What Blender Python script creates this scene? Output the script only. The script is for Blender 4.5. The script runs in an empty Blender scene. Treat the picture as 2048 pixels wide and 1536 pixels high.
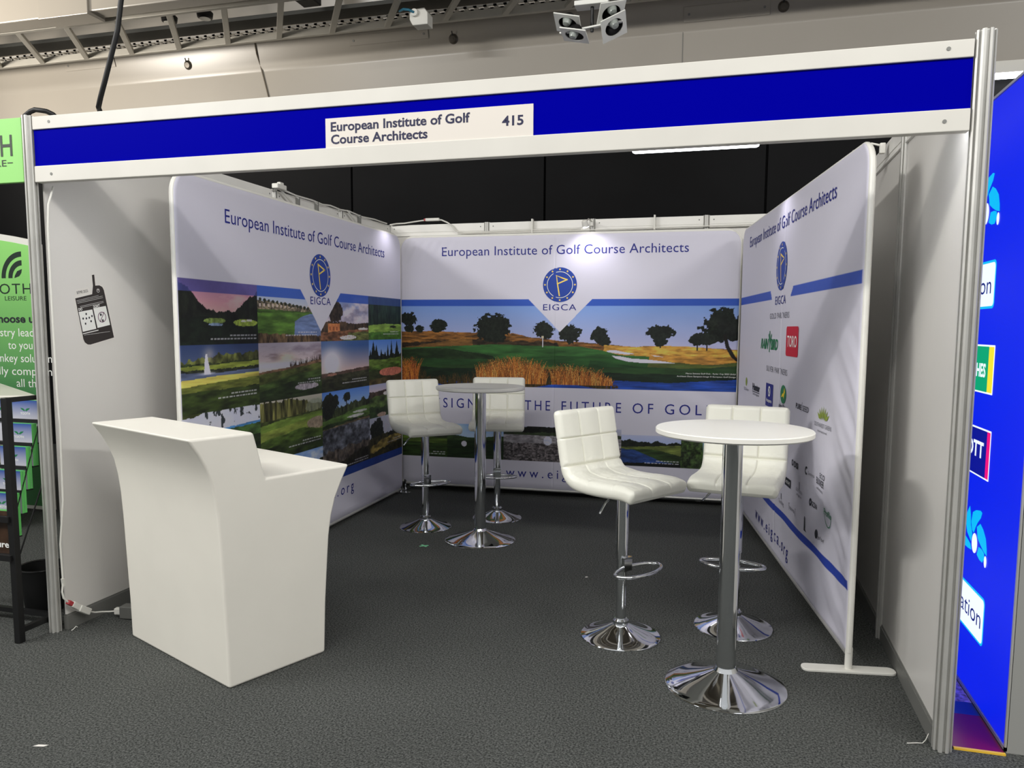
import bpy, bmesh, math, random
import numpy as np
from mathutils import Vector, Matrix
random.seed(7)
rng = np.random.default_rng(11)
PI = math.pi
S = bpy.context.scene
COL = S.collection

# ------------------------------------------------------------------ camera
cam_d = bpy.data.cameras.new('camera')
cam = bpy.data.objects.new('camera', cam_d)
COL.objects.link(cam)
cam.location = (3.2035, -3.0435, 1.5388)
cam.rotation_euler = (1.473, -0.0057, 0.2678)
cam_d.sensor_width = 36.0
cam_d.lens = 1543.88 / 2048 * 36
cam_d.shift_x = -5.0 / 2048
cam_d.shift_y = 40.9 / 2048
cam_d.clip_start = 0.05
S.camera = cam

# ------------------------------------------------------------------ world, view, lamps
S.view_settings.view_transform = 'Standard'
S.view_settings.look = 'None'
S.view_settings.gamma = 1.0
S.view_settings.exposure = -0.12
S.view_settings.use_curve_mapping = False
W = bpy.data.worlds.new('hall_air')
S.world = W
W.use_nodes = True
nt = W.node_tree
bg = nt.nodes['Background']
tc = nt.nodes.new('ShaderNodeTexCoord')
sp = nt.nodes.new('ShaderNodeSeparateXYZ')
rp = nt.nodes.new('ShaderNodeValToRGB')
nt.links.new(tc.outputs['Generated'], sp.inputs[0])
nt.links.new(sp.outputs['Z'], rp.inputs[0])
nt.links.new(rp.outputs[0], bg.inputs[0])
rp.color_ramp.elements[0].position = 0.0
rp.color_ramp.elements[0].color = (0.20, 0.20, 0.20, 1)
rp.color_ramp.elements[1].position = 0.5
rp.color_ramp.elements[1].color = (0.60, 0.61, 0.61, 1)
bg.inputs[1].default_value = 1.2


def lamp(name, kind, loc, energy, color=(1, 1, 1), size=0.3, target=None, size_y=None, spot=None, blend=0.5):
    d = bpy.data.lights.new(name, kind)
    d.energy = energy
    d.color = color
    if kind == 'AREA':
        d.shape = 'DISK' if size_y is None else 'RECTANGLE'
        d.size = size
        if size_y is not None:
            d.size_y = size_y
    else:
        d.shadow_soft_size = size
    if spot:
        d.spot_size = spot
        d.spot_blend = blend
    o = bpy.data.objects.new(name, d)
    COL.objects.link(o)
    o.location = loc
    if target is not None:
        v = Vector(target) - Vector(loc)
        o.rotation_euler = v.to_track_quat('-Z', 'Y').to_euler()
    return o


# hall strip light over the aisle, with side strips added for lateral light
lamp('strip_lamp', 'AREA', (2.2, -3.5, 5.0), 190, (1.0, 0.98, 0.94), 8.0, (2.2, 1.2, 0.9), size_y=0.16)
lamp('strip_lamp', 'AREA', (-3.6, -3.3, 4.9), 270, (1.0, 0.985, 0.95), 3.0, (3.6, 1.6, 0.9), size_y=0.16)
lamp('strip_lamp', 'AREA', (8.2, -3.6, 5.0), 190, (1.0, 0.985, 0.95), 3.0, (0.4, 1.8, 0.9), size_y=0.16)
# lamp of the neighbouring aisle, lights the bulkhead and the cable ladder from the left
lamp('aisle_lamp', 'SPOT', (-6.0, 0.6, 3.5), 1250, (1.0, 0.93, 0.83), 0.6, (-4.0, 5.0, 4.7), spot=1.25, blend=0.8)

# ------------------------------------------------------------------ materials
MATS = {}


def lin(c):
    """0-255 screen value of the material's own colour -> linear"""
    r = []
    for x in c:
        x = x / 255.0
        r.append(x / 12.92 if x <= 0.04045 else ((x + 0.055) / 1.055) ** 2.4)
    return r


def mat(name, col, rough=0.5, metal=0.0, var=0.0, vscale=6.0, bump=0.0, bscale=60.0, emit=None, estr=1.0, coat=0.0, spec=0.5):
    if name in MATS:
        return MATS[name]
    m = bpy.data.materials.new(name)
    m.use_nodes = True
    n = m.node_tree
    b = n.nodes['Principled BSDF']
    c = lin(col)
    b.inputs['Base Color'].default_value = (*c, 1)
    b.inputs['Roughness'].default_value = rough
    b.inputs['Metallic'].default_value = metal
    b.inputs['Specular IOR Level'].default_value = spec
    b.inputs['Coat Weight'].default_value = coat
    t = n.nodes.new('ShaderNodeTexCoord')
    if var > 0:
        nz = n.nodes.new('ShaderNodeTexNoise')
        nz.inputs['Scale'].default_value = vscale
        nz.inputs['Detail'].default_value = 5
        n.links.new(t.outputs['Object'], nz.inputs['Vector'])
        r = n.nodes.new('ShaderNodeValToRGB')
        r.color_ramp.elements[0].position = 0.3
        r.color_ramp.elements[1].position = 0.7
        r.color_ramp.elements[0].color = (*[x * (1 - var) for x in c], 1)
        r.color_ramp.elements[1].color = (*[min(1, x * (1 + var)) for x in c], 1)
        n.links.new(nz.outputs[0], r.inputs[0])
        n.links.new(r.outputs[0], b.inputs['Base Color'])
    if bump > 0:
        nb = n.nodes.new('ShaderNodeTexNoise')
        nb.inputs['Scale'].default_value = bscale
        nb.inputs['Detail'].default_value = 3
        n.links.new(t.outputs['Object'], nb.inputs['Vector'])
        bp = n.nodes.new('ShaderNodeBump')
        bp.inputs['Strength'].default_value = bump
        bp.inputs['Distance'].default_value = 0.01
        n.links.new(nb.outputs[0], bp.inputs['Height'])
        n.links.new(bp.outputs[0], b.inputs['Normal'])
    if emit is not None:
        b.inputs['Emission Color'].default_value = (*lin(emit), 1)
        b.inputs['Emission Strength'].default_value = estr
    MATS[name] = m
    return m


def print_mat(name):
    """printed stretch fabric: the print is a colour attribute of the mesh"""
    m = bpy.data.materials.new(name)
    m.use_nodes = True
    n = m.node_tree
    b = n.nodes['Principled BSDF']
    a = n.nodes.new('ShaderNodeVertexColor')
    a.layer_name = 'print'
    n.links.new(a.outputs[0], b.inputs['Base Color'])
    b.inputs['Roughness'].default_value = 0.62
    b.inputs['Specular IOR Level'].default_value = 0.35
    t = n.nodes.new('ShaderNodeTexCoord')
    nb = n.nodes.new('ShaderNodeTexNoise')
    nb.inputs['Scale'].default_value = 4
    nb.inputs['Detail'].default_value = 3
    n.links.new(t.outputs['Object'], nb.inputs['Vector'])
    bp = n.nodes.new('ShaderNodeBump')
    bp.inputs['Strength'].default_value = 0.15
    bp.inputs['Distance'].default_value = 0.02
    n.links.new(nb.outputs[0], bp.inputs['Height'])
    n.links.new(bp.outputs[0], b.inputs['Normal'])
    return m


M_CARPET = bpy.data.materials.new('grey_carpet')
M_CARPET.use_nodes = True
n = M_CARPET.node_tree
b = n.nodes['Principled BSDF']
t = n.nodes.new('ShaderNodeTexCoord')
n1 = n.nodes.new('ShaderNodeTexNoise')
n1.inputs['Scale'].default_value = 120
n1.inputs['Detail'].default_value = 6
n1.inputs['Roughness'].default_value = 0.85
n.links.new(t.outputs['Object'], n1.inputs['Vector'])
r1 = n.nodes.new('ShaderNodeValToRGB')
r1.color_ramp.elements[0].position = 0.42
r1.color_ramp.elements[0].color = (0.016, 0.018, 0.017, 1)
r1.color_ramp.elements[1].position = 0.61
r1.color_ramp.elements[1].color = (0.158, 0.163, 0.154, 1)
n.links.new(n1.outputs[0], r1.inputs[0])
n2 = n.nodes.new('ShaderNodeTexNoise')
n2.inputs['Scale'].default_value = 1.7
n2.inputs['Detail'].default_value = 4
n.links.new(t.outputs['Object'], n2.inputs['Vector'])
mx = n.nodes.new('ShaderNodeMix')
mx.data_type = 'RGBA'
mx.blend_type = 'MULTIPLY'
mx.inputs[0].default_value = 0.5
r2 = n.nodes.new('ShaderNodeValToRGB')
r2.color_ramp.elements[0].position = 0.3
r2.color_ramp.elements[0].color = (0.72, 0.72, 0.72, 1)
r2.color_ramp.elements[1].position = 0.75
n.links.new(n2.outputs[0], r2.inputs[0])
n.links.new(r1.outputs[0], mx.inputs[6])
n.links.new(r2.outputs[0], mx.inputs[7])
n.links.new(mx.outputs[2], b.inputs['Base Color'])
bp = n.nodes.new('ShaderNodeBump')
bp.inputs['Strength'].default_value = 0.12
bp.inputs['Distance'].default_value = 0.004
n.links.new(n1.outputs[0], bp.inputs['Height'])
n.links.new(bp.outputs[0], b.inputs['Normal'])
b.inputs['Roughness'].default_value = 0.95
b.inputs['Specular IOR Level'].default_value = 0.15

M_PANEL = mat('white_laminate_panel', (222, 219, 214), 0.38, var=0.02, vscale=2)
M_ALU = mat('brushed_aluminium', (196, 195, 190), 0.42, 0.45, var=0.06, vscale=9)
M_WRAIL = mat('white_painted_rail', (238, 236, 230), 0.4, var=0.03, vscale=5)
M_FRAIL = mat('fascia_rail_white', (216, 213, 205), 0.42, var=0.03, vscale=5)
M_RAILG = mat('grey_base_rail', (128, 128, 124), 0.5, 0.3)
M_BLUE = mat('fascia_blue', (0, 0, 152), 0.5, spec=0.01)
M_PLATE = mat('name_plate_white', (224, 217, 208), 0.5)
M_NAVY = mat('navy_vinyl', (22, 24, 66), 0.55)
M_PRINTBLUE = mat('banner_blue_ink', (18, 28, 128), 0.6)
M_EMBLEM = mat('emblem_blue', (14, 58, 152), 0.6)
M_GOLD = mat('emblem_yellow', (236, 206, 92), 0.6)
M_CREAM = mat('emblem_cream', (226, 228, 214), 0.6)
M_GREYINK = mat('grey_ink', (104, 104, 112), 0.6)
M_DARKINK = mat('dark_ink', (28, 30, 40), 0.6)
M_WHITEINK = mat('white_ink', (240, 240, 236), 0.6)
M_REDINK = mat('red_ink', (196, 6, 44), 0.6)
M_GREENINK = mat('green_ink', (16, 120, 72), 0.6)
M_OLIVEINK = mat('olive_ink', (142, 160, 60), 0.6)
M_YELLOWINK = mat('yellow_ink', (250, 214, 20), 0.6)
M_WHITEPLASTIC = mat('white_plastic', (232, 230, 222), 0.45)
M_COUNTER = mat('white_moulded_plastic', (234, 230, 219), 0.42, var=0.018, vscale=4, bump=0.03, bscale=14)
M_TABLE = mat('white_table_top', (240, 238, 230), 0.32)
M_LEATHER = mat('white_leatherette', (232, 231, 219), 0.42, bump=0.10, bscale=22, var=0.015)
M_CHROME = mat('chrome', (226, 228, 230), 0.06, 1.0, bump=0.004, bscale=18)
M_BLACK = mat('black_paint', (12, 12, 13), 0.5)
M_BLACKWALL = mat('black_wall', (22, 22, 23), 0.7, var=0.4, vscale=0.5, spec=0.12)
M_BEIGE = mat('beige_gloss_paint', (168, 161, 150), 0.30, var=0.03, vscale=0.8)
M_TRAY = mat('galvanised_steel', (186, 182, 172), 0.5, 0.15, var=0.05)
M_CEIL = mat('hall_ceiling_paint', (120, 113, 98), 0.8, var=0.12, vscale=0.7)
M_LAMPON = mat('lit_led', (255, 255, 255), 0.4, emit=(246, 249, 255), estr=13.0)
M_SPOTON = mat('lit_spot_led', (255, 255, 255), 0.4, emit=(246, 242, 255), estr=25.0)
M_CABLEW = mat('white_cable', (224, 222, 214), 0.45)
M_CABLEB = mat('black_rubber', (14, 14, 14), 0.55)
M_GREEN = mat('light_green_print', (150, 216, 120), 0.55)
M_GREENDK = mat('charcoal_ink', (58, 66, 58), 0.6)

# ------------------------------------------------------------------ mesh builder


class MB:
    def __init__(self):
        self.v = []
        self.f = []

    def add(self, vs, fs):
        o = len(self.v)
        self.v.extend([tuple(map(float, p)) for p in vs])
        self.f.extend([tuple(i + o for i in q) for q in fs])
        return self

    def box(self, x0, x1, y0, y1, z0, z1):
        vs = [(x, y, z) for z in (z0, z1) for y in (y0, y1) for x in (x0, x1)]
        return self.add(vs, [(0, 2, 3, 1), (4, 5, 7, 6), (0, 1, 5, 4), (2, 6, 7, 3), (0, 4, 6, 2), (1, 3, 7, 5)])

    def obox(self, c, ax, ay, az, hx, hy, hz):
        c, ax, ay, az = [Vector(q) for q in (c, ax, ay, az)]
        vs = [c + ax * (hx * sx) + ay * (hy * sy) + az * (hz * sz) for sz in (-1, 1) for sy in (-1, 1) for sx in (-1, 1)]
        return self.add(vs, [(0, 2, 3, 1), (4, 5, 7, 6), (0, 1, 5, 4), (2, 6, 7, 3), (0, 4, 6, 2), (1, 3, 7, 5)])

    def bar(self, a, b, w, h, up=(0, 0, 1)):
        a, b = Vector(a), Vector(b)
        d = (b - a)
        L = d.length
        d.normalize()
        u = Vector(up)
        s = d.cross(u).normalized()
        u = s.cross(d)
        return self.obox((a + b) / 2, d, s, u, L / 2, w / 2, h / 2)

    def lathe(self, prof, n=48, c=(0, 0, 0)):
        vs, fs = [], []
        k = len(prof)
        for i in range(n):
            a = 2 * PI * i / n
            for r, z in prof:
                vs.append((c[0] + r * math.cos(a), c[1] + r * math.sin(a), c[2] + z))
        for i in range(n):
            j = (i + 1) % n
            for q in range(k - 1):
                fs.append((i * k + q, j * k + q, j * k + q + 1, i * k + q + 1))
        if prof[0][0] > 1e-5:
            fs.append(tuple(i * k for i in reversed(range(n))))
        if prof[-1][0] > 1e-5:
            fs.append(tuple(i * k + k - 1 for i in range(n)))
        return self.add(vs, fs)

    def tube(self, pts, r, n=10, closed=False):
        P = [Vector(p) for p in pts]
        m = len(P)
        T = []
        for i in range(m):
            if closed:
                T.append((P[(i + 1) % m] - P[i - 1]).normalized())
            else:
                T.append((P[min(i + 1, m - 1)] - P[max(i - 1, 0)]).normalized())
        up = Vector((0, 0, 1)) if abs(T[0].z) < 0.9 else Vector((1, 0, 0))
        N = T[0].cross(up).normalized()
        vs, fs = [], []
        for i in range(m):
            N = (N - T[i] * N.dot(T[i])).normalized()
            B = T[i].cross(N)
            rr = r[i] if isinstance(r, (list, tuple)) else r
            for q in range(n):
                a = 2 * PI * q / n
                vs.append(P[i] + N * (rr * math.cos(a)) + B * (rr * math.sin(a)))
        for i in range(m if closed else m - 1):
            j = (i + 1) % m
            for q in range(n):
                w = (q + 1) % n
                fs.append((i * n + q, i * n + w, j * n + w, j * n + q))
        if not closed:
            fs.append(tuple(reversed(range(n))))
            fs.append(tuple((m - 1) * n + q for q in range(n)))
        return self.add(vs, fs)

    def prism(self, poly, fn):
        """poly: 2-d outline; fn(a, b, t) maps it to space for t = 0 and 1"""
        k = len(poly)
        vs = [fn(a, b, t) for t in (0, 1) for a, b in poly]
        fs = [tuple(reversed(range(k))), tuple(range(k, 2 * k))]
        for i in range(k):
            j = (i + 1) % k
            fs.append((i, j, k + j, k + i))
        return self.add(vs, fs)

    def poly(self, pts):
        return self.add(pts, [tuple(range(len(pts)))])

    def build(self, name, m, parent=None, smooth=False, bevel=0, seg=2, wn=False, weld=False, ang=0.6):
        me = bpy.data.meshes.new(name)
        me.from_pydata(self.v, [], self.f)
        bm = bmesh.new()
        bm.from_mesh(me)
        if weld:
            bmesh.ops.remove_doubles(bm, verts=bm.verts, dist=1e-5)
        bmesh.ops.recalc_face_normals(bm, faces=bm.faces)
        if smooth:
            for f in bm.faces:
                f.smooth = True
            for e in bm.edges:
                if len(e.link_faces) == 2 and e.calc_face_angle(0) > ang:
                    e.smooth = False
        bm.to_mesh(me)
        bm.free()
        me.materials.append(m)
        o = bpy.data.objects.new(name, me)
        COL.objects.link(o)
        if parent is not None:
            o.parent = parent
        if bevel:
            mo = o.modifiers.new('bevel', 'BEVEL')
            mo.width = bevel
            mo.segments = seg
            mo.limit_method = 'ANGLE'
            mo.angle_limit = 0.7
        if wn:
            for p in me.polygons:
                p.use_smooth = True
            o.modifiers.new('normals', 'WEIGHTED_NORMAL')
        return o


def tag(o, label, cat, group=None):
    o['label'] = label
    o['category'] = cat
    if group:
        o['group'] = group
    return o


def thing(name, label, cat, loc=(0, 0, 0), rz=0.0, group=None):
    o = bpy.data.objects.new(name, None)
    o.empty_display_size = 0.1
    COL.objects.link(o)
    o.location = loc
    o.rotation_euler = (0, 0, rz)
    return tag(o, label, cat, group)


def structure(o):
    o['kind'] = 'structure'
    return o


def copy_tree(o, parent=None):
    c = o.copy()
    COL.objects.link(c)
    if parent is not None:
        c.parent = parent
    for ch in list(o.children):
        copy_tree(ch, c)
    return c


# ------------------------------------------------------------------ lettering
_TXT = {}


def glyphs(s, bold=0.0, spacing=1.0, shear=0.0):
    key = (s, bold, spacing, shear)
    if key in _TXT:
        return _TXT[key]
    cu = bpy.data.curves.new('letters', 'FONT')
    cu.body = s
    cu.size = 1.0
    cu.offset = bold
    cu.space_character = spacing
    cu.shear = shear
    cu.resolution_u = 3
    o = bpy.data.objects.new('letters', cu)
    COL.objects.link(o)
    bpy.context.view_layer.update()
    dg = bpy.context.evaluated_depsgraph_get()
    me = bpy.data.meshes.new_from_object(o.evaluated_get(dg))
    vs = [(v.co.x, v.co.y) for v in me.vertices]
    fs = [tuple(p.vertices) for p in me.polygons]
    bpy.data.objects.remove(o)
    bpy.data.curves.remove(cu)
    bpy.data.meshes.remove(me)
    _TXT[key] = (vs, fs)
    return _TXT[key]


CAPH = max(v[1] for v in glyphs('H')[0])


def text(mb, s, x0, x1, z, cap, fn, bold=0.0, spacing=1.0, shear=0.0):
    """letters from x0 to x1, baseline z, capital height cap; fn(a, b) puts them on their surface"""
    vs, fs = glyphs(s, bold, spacing, shear)
    a0 = min(v[0] for v in vs)
    a1 = max(v[0] for v in vs)
    k = (x1 - x0) / (a1 - a0)
    h = cap / CAPH
    mb.add([fn(x0 + (v[0] - a0) * k, z + v[1] * h) for v in vs], fs)
    return mb


def disc(mb, cx, cz, rx, rz, fn, n=40):
    mb.poly([fn(cx + rx * math.cos(2 * PI * i / n), cz + rz * math.sin(2 * PI * i / n)) for i in range(n)])


def words(parent, name, m, s, x0, x1, z, cap, fn, **k):
    return text(MB(), s, x0, x1, z, cap, fn, **k).build(name, m, parent)


def ring(mb, cx, cz, r0, r1, fn, n=48, a0=0.0, a1=2 * PI):
    full = abs(a1 - a0 - 2 * PI) < 1e-6
    vs = []
    for i in range(n + 1):
        a = a0 + (a1 - a0) * i / n
        vs.append(fn(cx + r0 * math.cos(a), cz + r0 * math.sin(a)))
        vs.append(fn(cx + r1 * math.cos(a), cz + r1 * math.sin(a)))
    mb.add(vs, [(2 * i, 2 * i + 1, 2 * i + 3, 2 * i + 2) for i in range(n)])


def stroke(mb, pts, w, fn):
    for (a, b), (c, d) in zip(pts[:-1], pts[1:]):
        L = math.hypot(c - a, d - b)
        nx, nz = -(d - b) / L * w / 2, (c - a) / L * w / 2
        ex, ez = (c - a) / L * w / 2, (d - b) / L * w / 2
        mb.poly([fn(a - ex + nx, b - ez + nz), fn(a - ex - nx, b - ez - nz), fn(c + ex - nx, d + ez - nz), fn(c + ex + nx, d + ez + nz)])


def rrect(x0, x1, z0, z1, r, n=6):
    p = []
    for cx, cz, a in ((x1 - r, z1 - r, 0), (x0 + r, z1 - r, PI / 2), (x0 + r, z0 + r, PI), (x1 - r, z0 + r, 1.5 * PI)):
        for i in range(n + 1):
            t = a + PI / 2 * i / n
            p.append((cx + r * math.cos(t), cz + r * math.sin(t)))
    return p


# ------------------------------------------------------------------ the hall
structure(MB().box(-9, 9, -9, 5.4, -0.06, 0).build('floor', M_CARPET))
mb = MB()
xs = [-9, -7.6, -5.37, -3.145, -0.923, 1.306, 3.524, 5.75, 9]
for x0, x1 in zip(xs[:-1], xs[1:]):
    mb.box(x0 + 0.012, x1 - 0.012, 5.04, 5.12, 0, 4.3)
    mb.box(x1 - 0.05, x1 + 0.05, 5.10, 5.16, 0, 4.3)
structure(mb.build('wall_back', M_BLACKWALL))
structure(MB().box(-9, 9, -1.5, 5.6, 6.2, 6.3).build('ceiling', M_CEIL))
# beige boxed bulkhead above the black wall
mb = MB()
prof = [(5.0, 3.93), (5.0, 4.43), (4.996, 4.455), (4.985, 4.475), (4.76, 5.28), (4.76, 6.2), (5.3, 6.2), (5.3, 3.93)]
mb.prism(prof, lambda a, b, t: (-9 + 18 * t, a, b))
structure(mb.build('trim_1', M_BEIGE, smooth=True, ang=0.5))
structure(MB().box(-9, 9, 4.96, 5.25, 3.86, 3.93).build('trim_2', M_WHITEPLASTIC))
mb = MB()
for y, z in ((3.0, 5.35), (3.9, 5.5), (4.45, 5.25)):
    mb.box(-9, 9, y, y + 0.16, z, z + 0.3)
for x in (-7, -4.4, -1.8, 0.8, 3.4, 6):
    mb.box(x, x + 0.12, 2.0, 4.7, 5.7, 6.0)
structure(mb.build('trim_3', M_CEIL))
mb = MB()
for x in (2.69,):
    mb.box(x, x + 0.006, 4.993, 5.002, 3.94, 4.44)
structure(mb.build('trim_4', M_RAILG))


def slope_y(z):
    return 4.985 - 0.225 * (z - 4.475) / 0.805 - 0.004


def plate(x0, x1, z0, z1, label):
    o = thing('access_plate', label, 'panel', ((x0 + x1) / 2, slope_y((z0 + z1) / 2), (z0 + z1) / 2), 0, 'access plates on the beige bulkhead')
    o.rotation_euler = (math.atan2(0.225, 0.805), 0, 0)
    w, h = (x1 - x0) / 2, (z1 - z0) / 2
    MB().box(-w, w, -0.006, 0.002, -h, h).build('cover', M_BEIGE, o, bevel=0.003)
    for s in (-1, 1):
        m_ = MB()
        m_.prism([(0.012 * math.cos(i), 0.012 * math.sin(i)) for i in np.linspace(0, 2 * PI, 12, endpoint=False)], lambda a, b, t: (s * (w - 0.05) + a, -0.010 + 0.006 * t, b))
        m_.build('screw', M_RAILG, o)


plate(-4.68, -3.95, 4.63, 4.75, 'beige access plate on bulkhead, left of the black cable')
plate(-0.87, 0.05, 4.60, 4.70, 'beige access plate on bulkhead under the small white box lamp')
plate(2.70, 3.50, 4.515, 4.655, 'beige access plate on bulkhead right of the hanging spotlight cluster')

# strip light under the bulkhead at the right
o = thing('strip_light', 'lit white strip light under the bulkhead above the blue lightbox', 'light', (6.0, 4.9, 3.80))
MB().box(-0.95, 0.95, -0.04, 0.06, 0.0, 0.06).build('housing', M_WHITEPLASTIC, o)
MB().box(-0.93, 0.93, -0.035, 0.055, -0.03, 0.0).build('tube', M_LAMPON, o)

# cable ladder
lad = thing('cable_ladder', 'grey metal cable ladder hanging along the beige bulkhead', 'cable tray', (0, 0, 4.6))
for y in (3.70, 4.55):
    MB().box(-7.5, 6.5, y, y + 0.045, 0.0, 0.075).build('side_rail', M_TRAY, lad, bevel=0.004)
for k in range(-3, 17):
    xf = -4.648 + 0.627 * k
    MB().bar((xf + 0.555, 3.725, 0.02), (xf, 4.57, 0.02), 0.058, 0.038).build('rung', M_TRAY, lad, bevel=0.004)
tr = thing('cable_trunking', 'long cream boxed trunking above the near rail of the ladder', 'trunking', (0, 3.45, 4.58))
MB().box(-7.5, -2.93, -0.02, 0.19, 0.0, 0.24).build('segment', M_BEIGE, tr, bevel=0.012)
MB().box(-2.92, 6.0, 0.0, 0.18, 0.02, 0.22).build('segment', M_BEIGE, tr, bevel=0.012)
MB().box(-3.5, -2.9, -0.028, 0.2, -0.01, 0.25).build('joint_cover', M_BEIGE, tr, bevel=0.006)
MB().bar((-3.8, 0.08, 0.22), (-3.8, 0.08, 1.62), 0.05, 0.05, (0, 1, 0)).build('hanger', M_TRAY, tr)
mb = MB()
for y in (4.66, 4.74, 4.82):
    mb.box(-6.5, 4.5, y, y + 0.022, 4.75, 4.765)
x = -6.5
while x < 4.5:
    mb.box(x, x + 0.035, 4.66, 4.75, 4.75, 4.765)
    mb.box(x + 0.05, x + 0.085, 4.74, 4.84, 4.75, 4.765)
    x += 0.105
tag(mb.build('perforated_tray', mat('bright_zinc', (214, 212, 206), 0.4, 0.3)), 'slotted bright steel tray running above the cable ladder', 'cable tray')
tag(MB().box(-6.5, 4.5, 4.62, 4.86, 4.86, 4.9).build('cable_duct', mat('dark_grey_paint', (60, 60, 56), 0.6)), 'dark flat duct above the slotted steel tray', 'duct')

for x, lab in ((-2.506, 'small black round downlight behind the ladder, left one of the pair'), (-2.075, 'small black round downlight behind the ladder, right one of the pair')):
    o = thing('downlight', lab, 'light', (x, 4.1, 4.69), 0, 'black downlights above the ladder')
    MB().lathe([(0.05, 0.0), (0.075, 0.012), (0.082, 0.06), (0.05, 0.09), (0.012, 0.1), (0.012, 0.65)], 24).build('housing', M_BLACK, o, smooth=True)
    MB().lathe([(0.0, -0.002), (0.055, -0.002), (0.055, 0.004)], 24).build('lens', M_WHITEPLASTIC, o, smooth=True)
o = thing('speaker_box', 'black boxy speaker hanging behind the ladder rungs', 'speaker', (-1.0, 4.3, 4.95))
MB().box(-0.10, 0.10, -0.09, 0.09, -0.14, 0.14).build('cabinet', M_BLACK, o, bevel=0.01)
MB().box(-0.01, 0.01, -0.01, 0.01, 0.14, 0.3).build('bracket', M_BLACK, o)
o = thing('box_lamp', 'small white box lamp with blue cable under the cable ladder', 'light', (0.264, 4.2, 4.5))
MB().prism([(-0.09, 0.07), (0.06, 0.08), (0.095, 0.03), (0.095, -0.075), (-0.06, -0.075), (-0.09, -0.02)], lambda a, b, t: (a, -0.07 + 0.14 * t, b)).build('housing', M_WHITEPLASTIC, o, bevel=0.008)
MB().tube([(-0.03, -0.075, 0.03), (-0.03, -0.105, 0.03)], 0.034, 16).build('gland', M_WHITEPLASTIC, o, smooth=True)
MB().tube([(-0.03, -0.10, 0.03), (-0.07, -0.13, 0.045), (-0.13, -0.12, 0.06), (-0.2, -0.05, 0.075)], 0.012, 8).build('cable', mat('blue_cable', (40, 110, 136), 0.5), o, smooth=True)
for x, lab in ((-2.956, 'round grey cap on bulkhead left of the thin hanging cable'), (0.322, 'round dark cap on bulkhead right of the white box lamp'), (3.62, 'round dark cap on bulkhead at the top edge, far right')):
    o = thing('round_cap', lab, 'cap', (x, slope_y(4.575), 4.575), 0, 'round caps on the bulkhead')
    o.rotation_euler = (PI / 2 + math.atan2(0.225, 0.805), 0, 0)
    MB().lathe([(0.0, 0.02), (0.03, 0.018), (0.045, 0.0), (0.052, -0.002)], 24).build('disc', mat('bronze_cap', (92, 86, 78), 0.4, 0.4), o, smooth=True)
    MB().tube([(0, 0.03, 0.02), (0.0, 0.075, 0.03)], 0.006, 8).build('stem', M_BLACK, o)
tag(MB().tube([(-2.031, slope_y(4.73) - 0.004, 4.73), (-2.03, slope_y(4.62) - 0.006, 4.62), (-2.015, 4.985, 4.50), (-1.99, 4.99, 4.40), (-1.95, 4.99, 4.25), (-1.90, 4.99, 4.05), (-1.89, 4.985, 3.94)], 0.007, 8).build('thin_cable', mat('beige_cable', (110, 100, 86), 0.5), smooth=True), 'thin beige cable hanging down the face of the bulkhead', 'cable')

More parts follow.
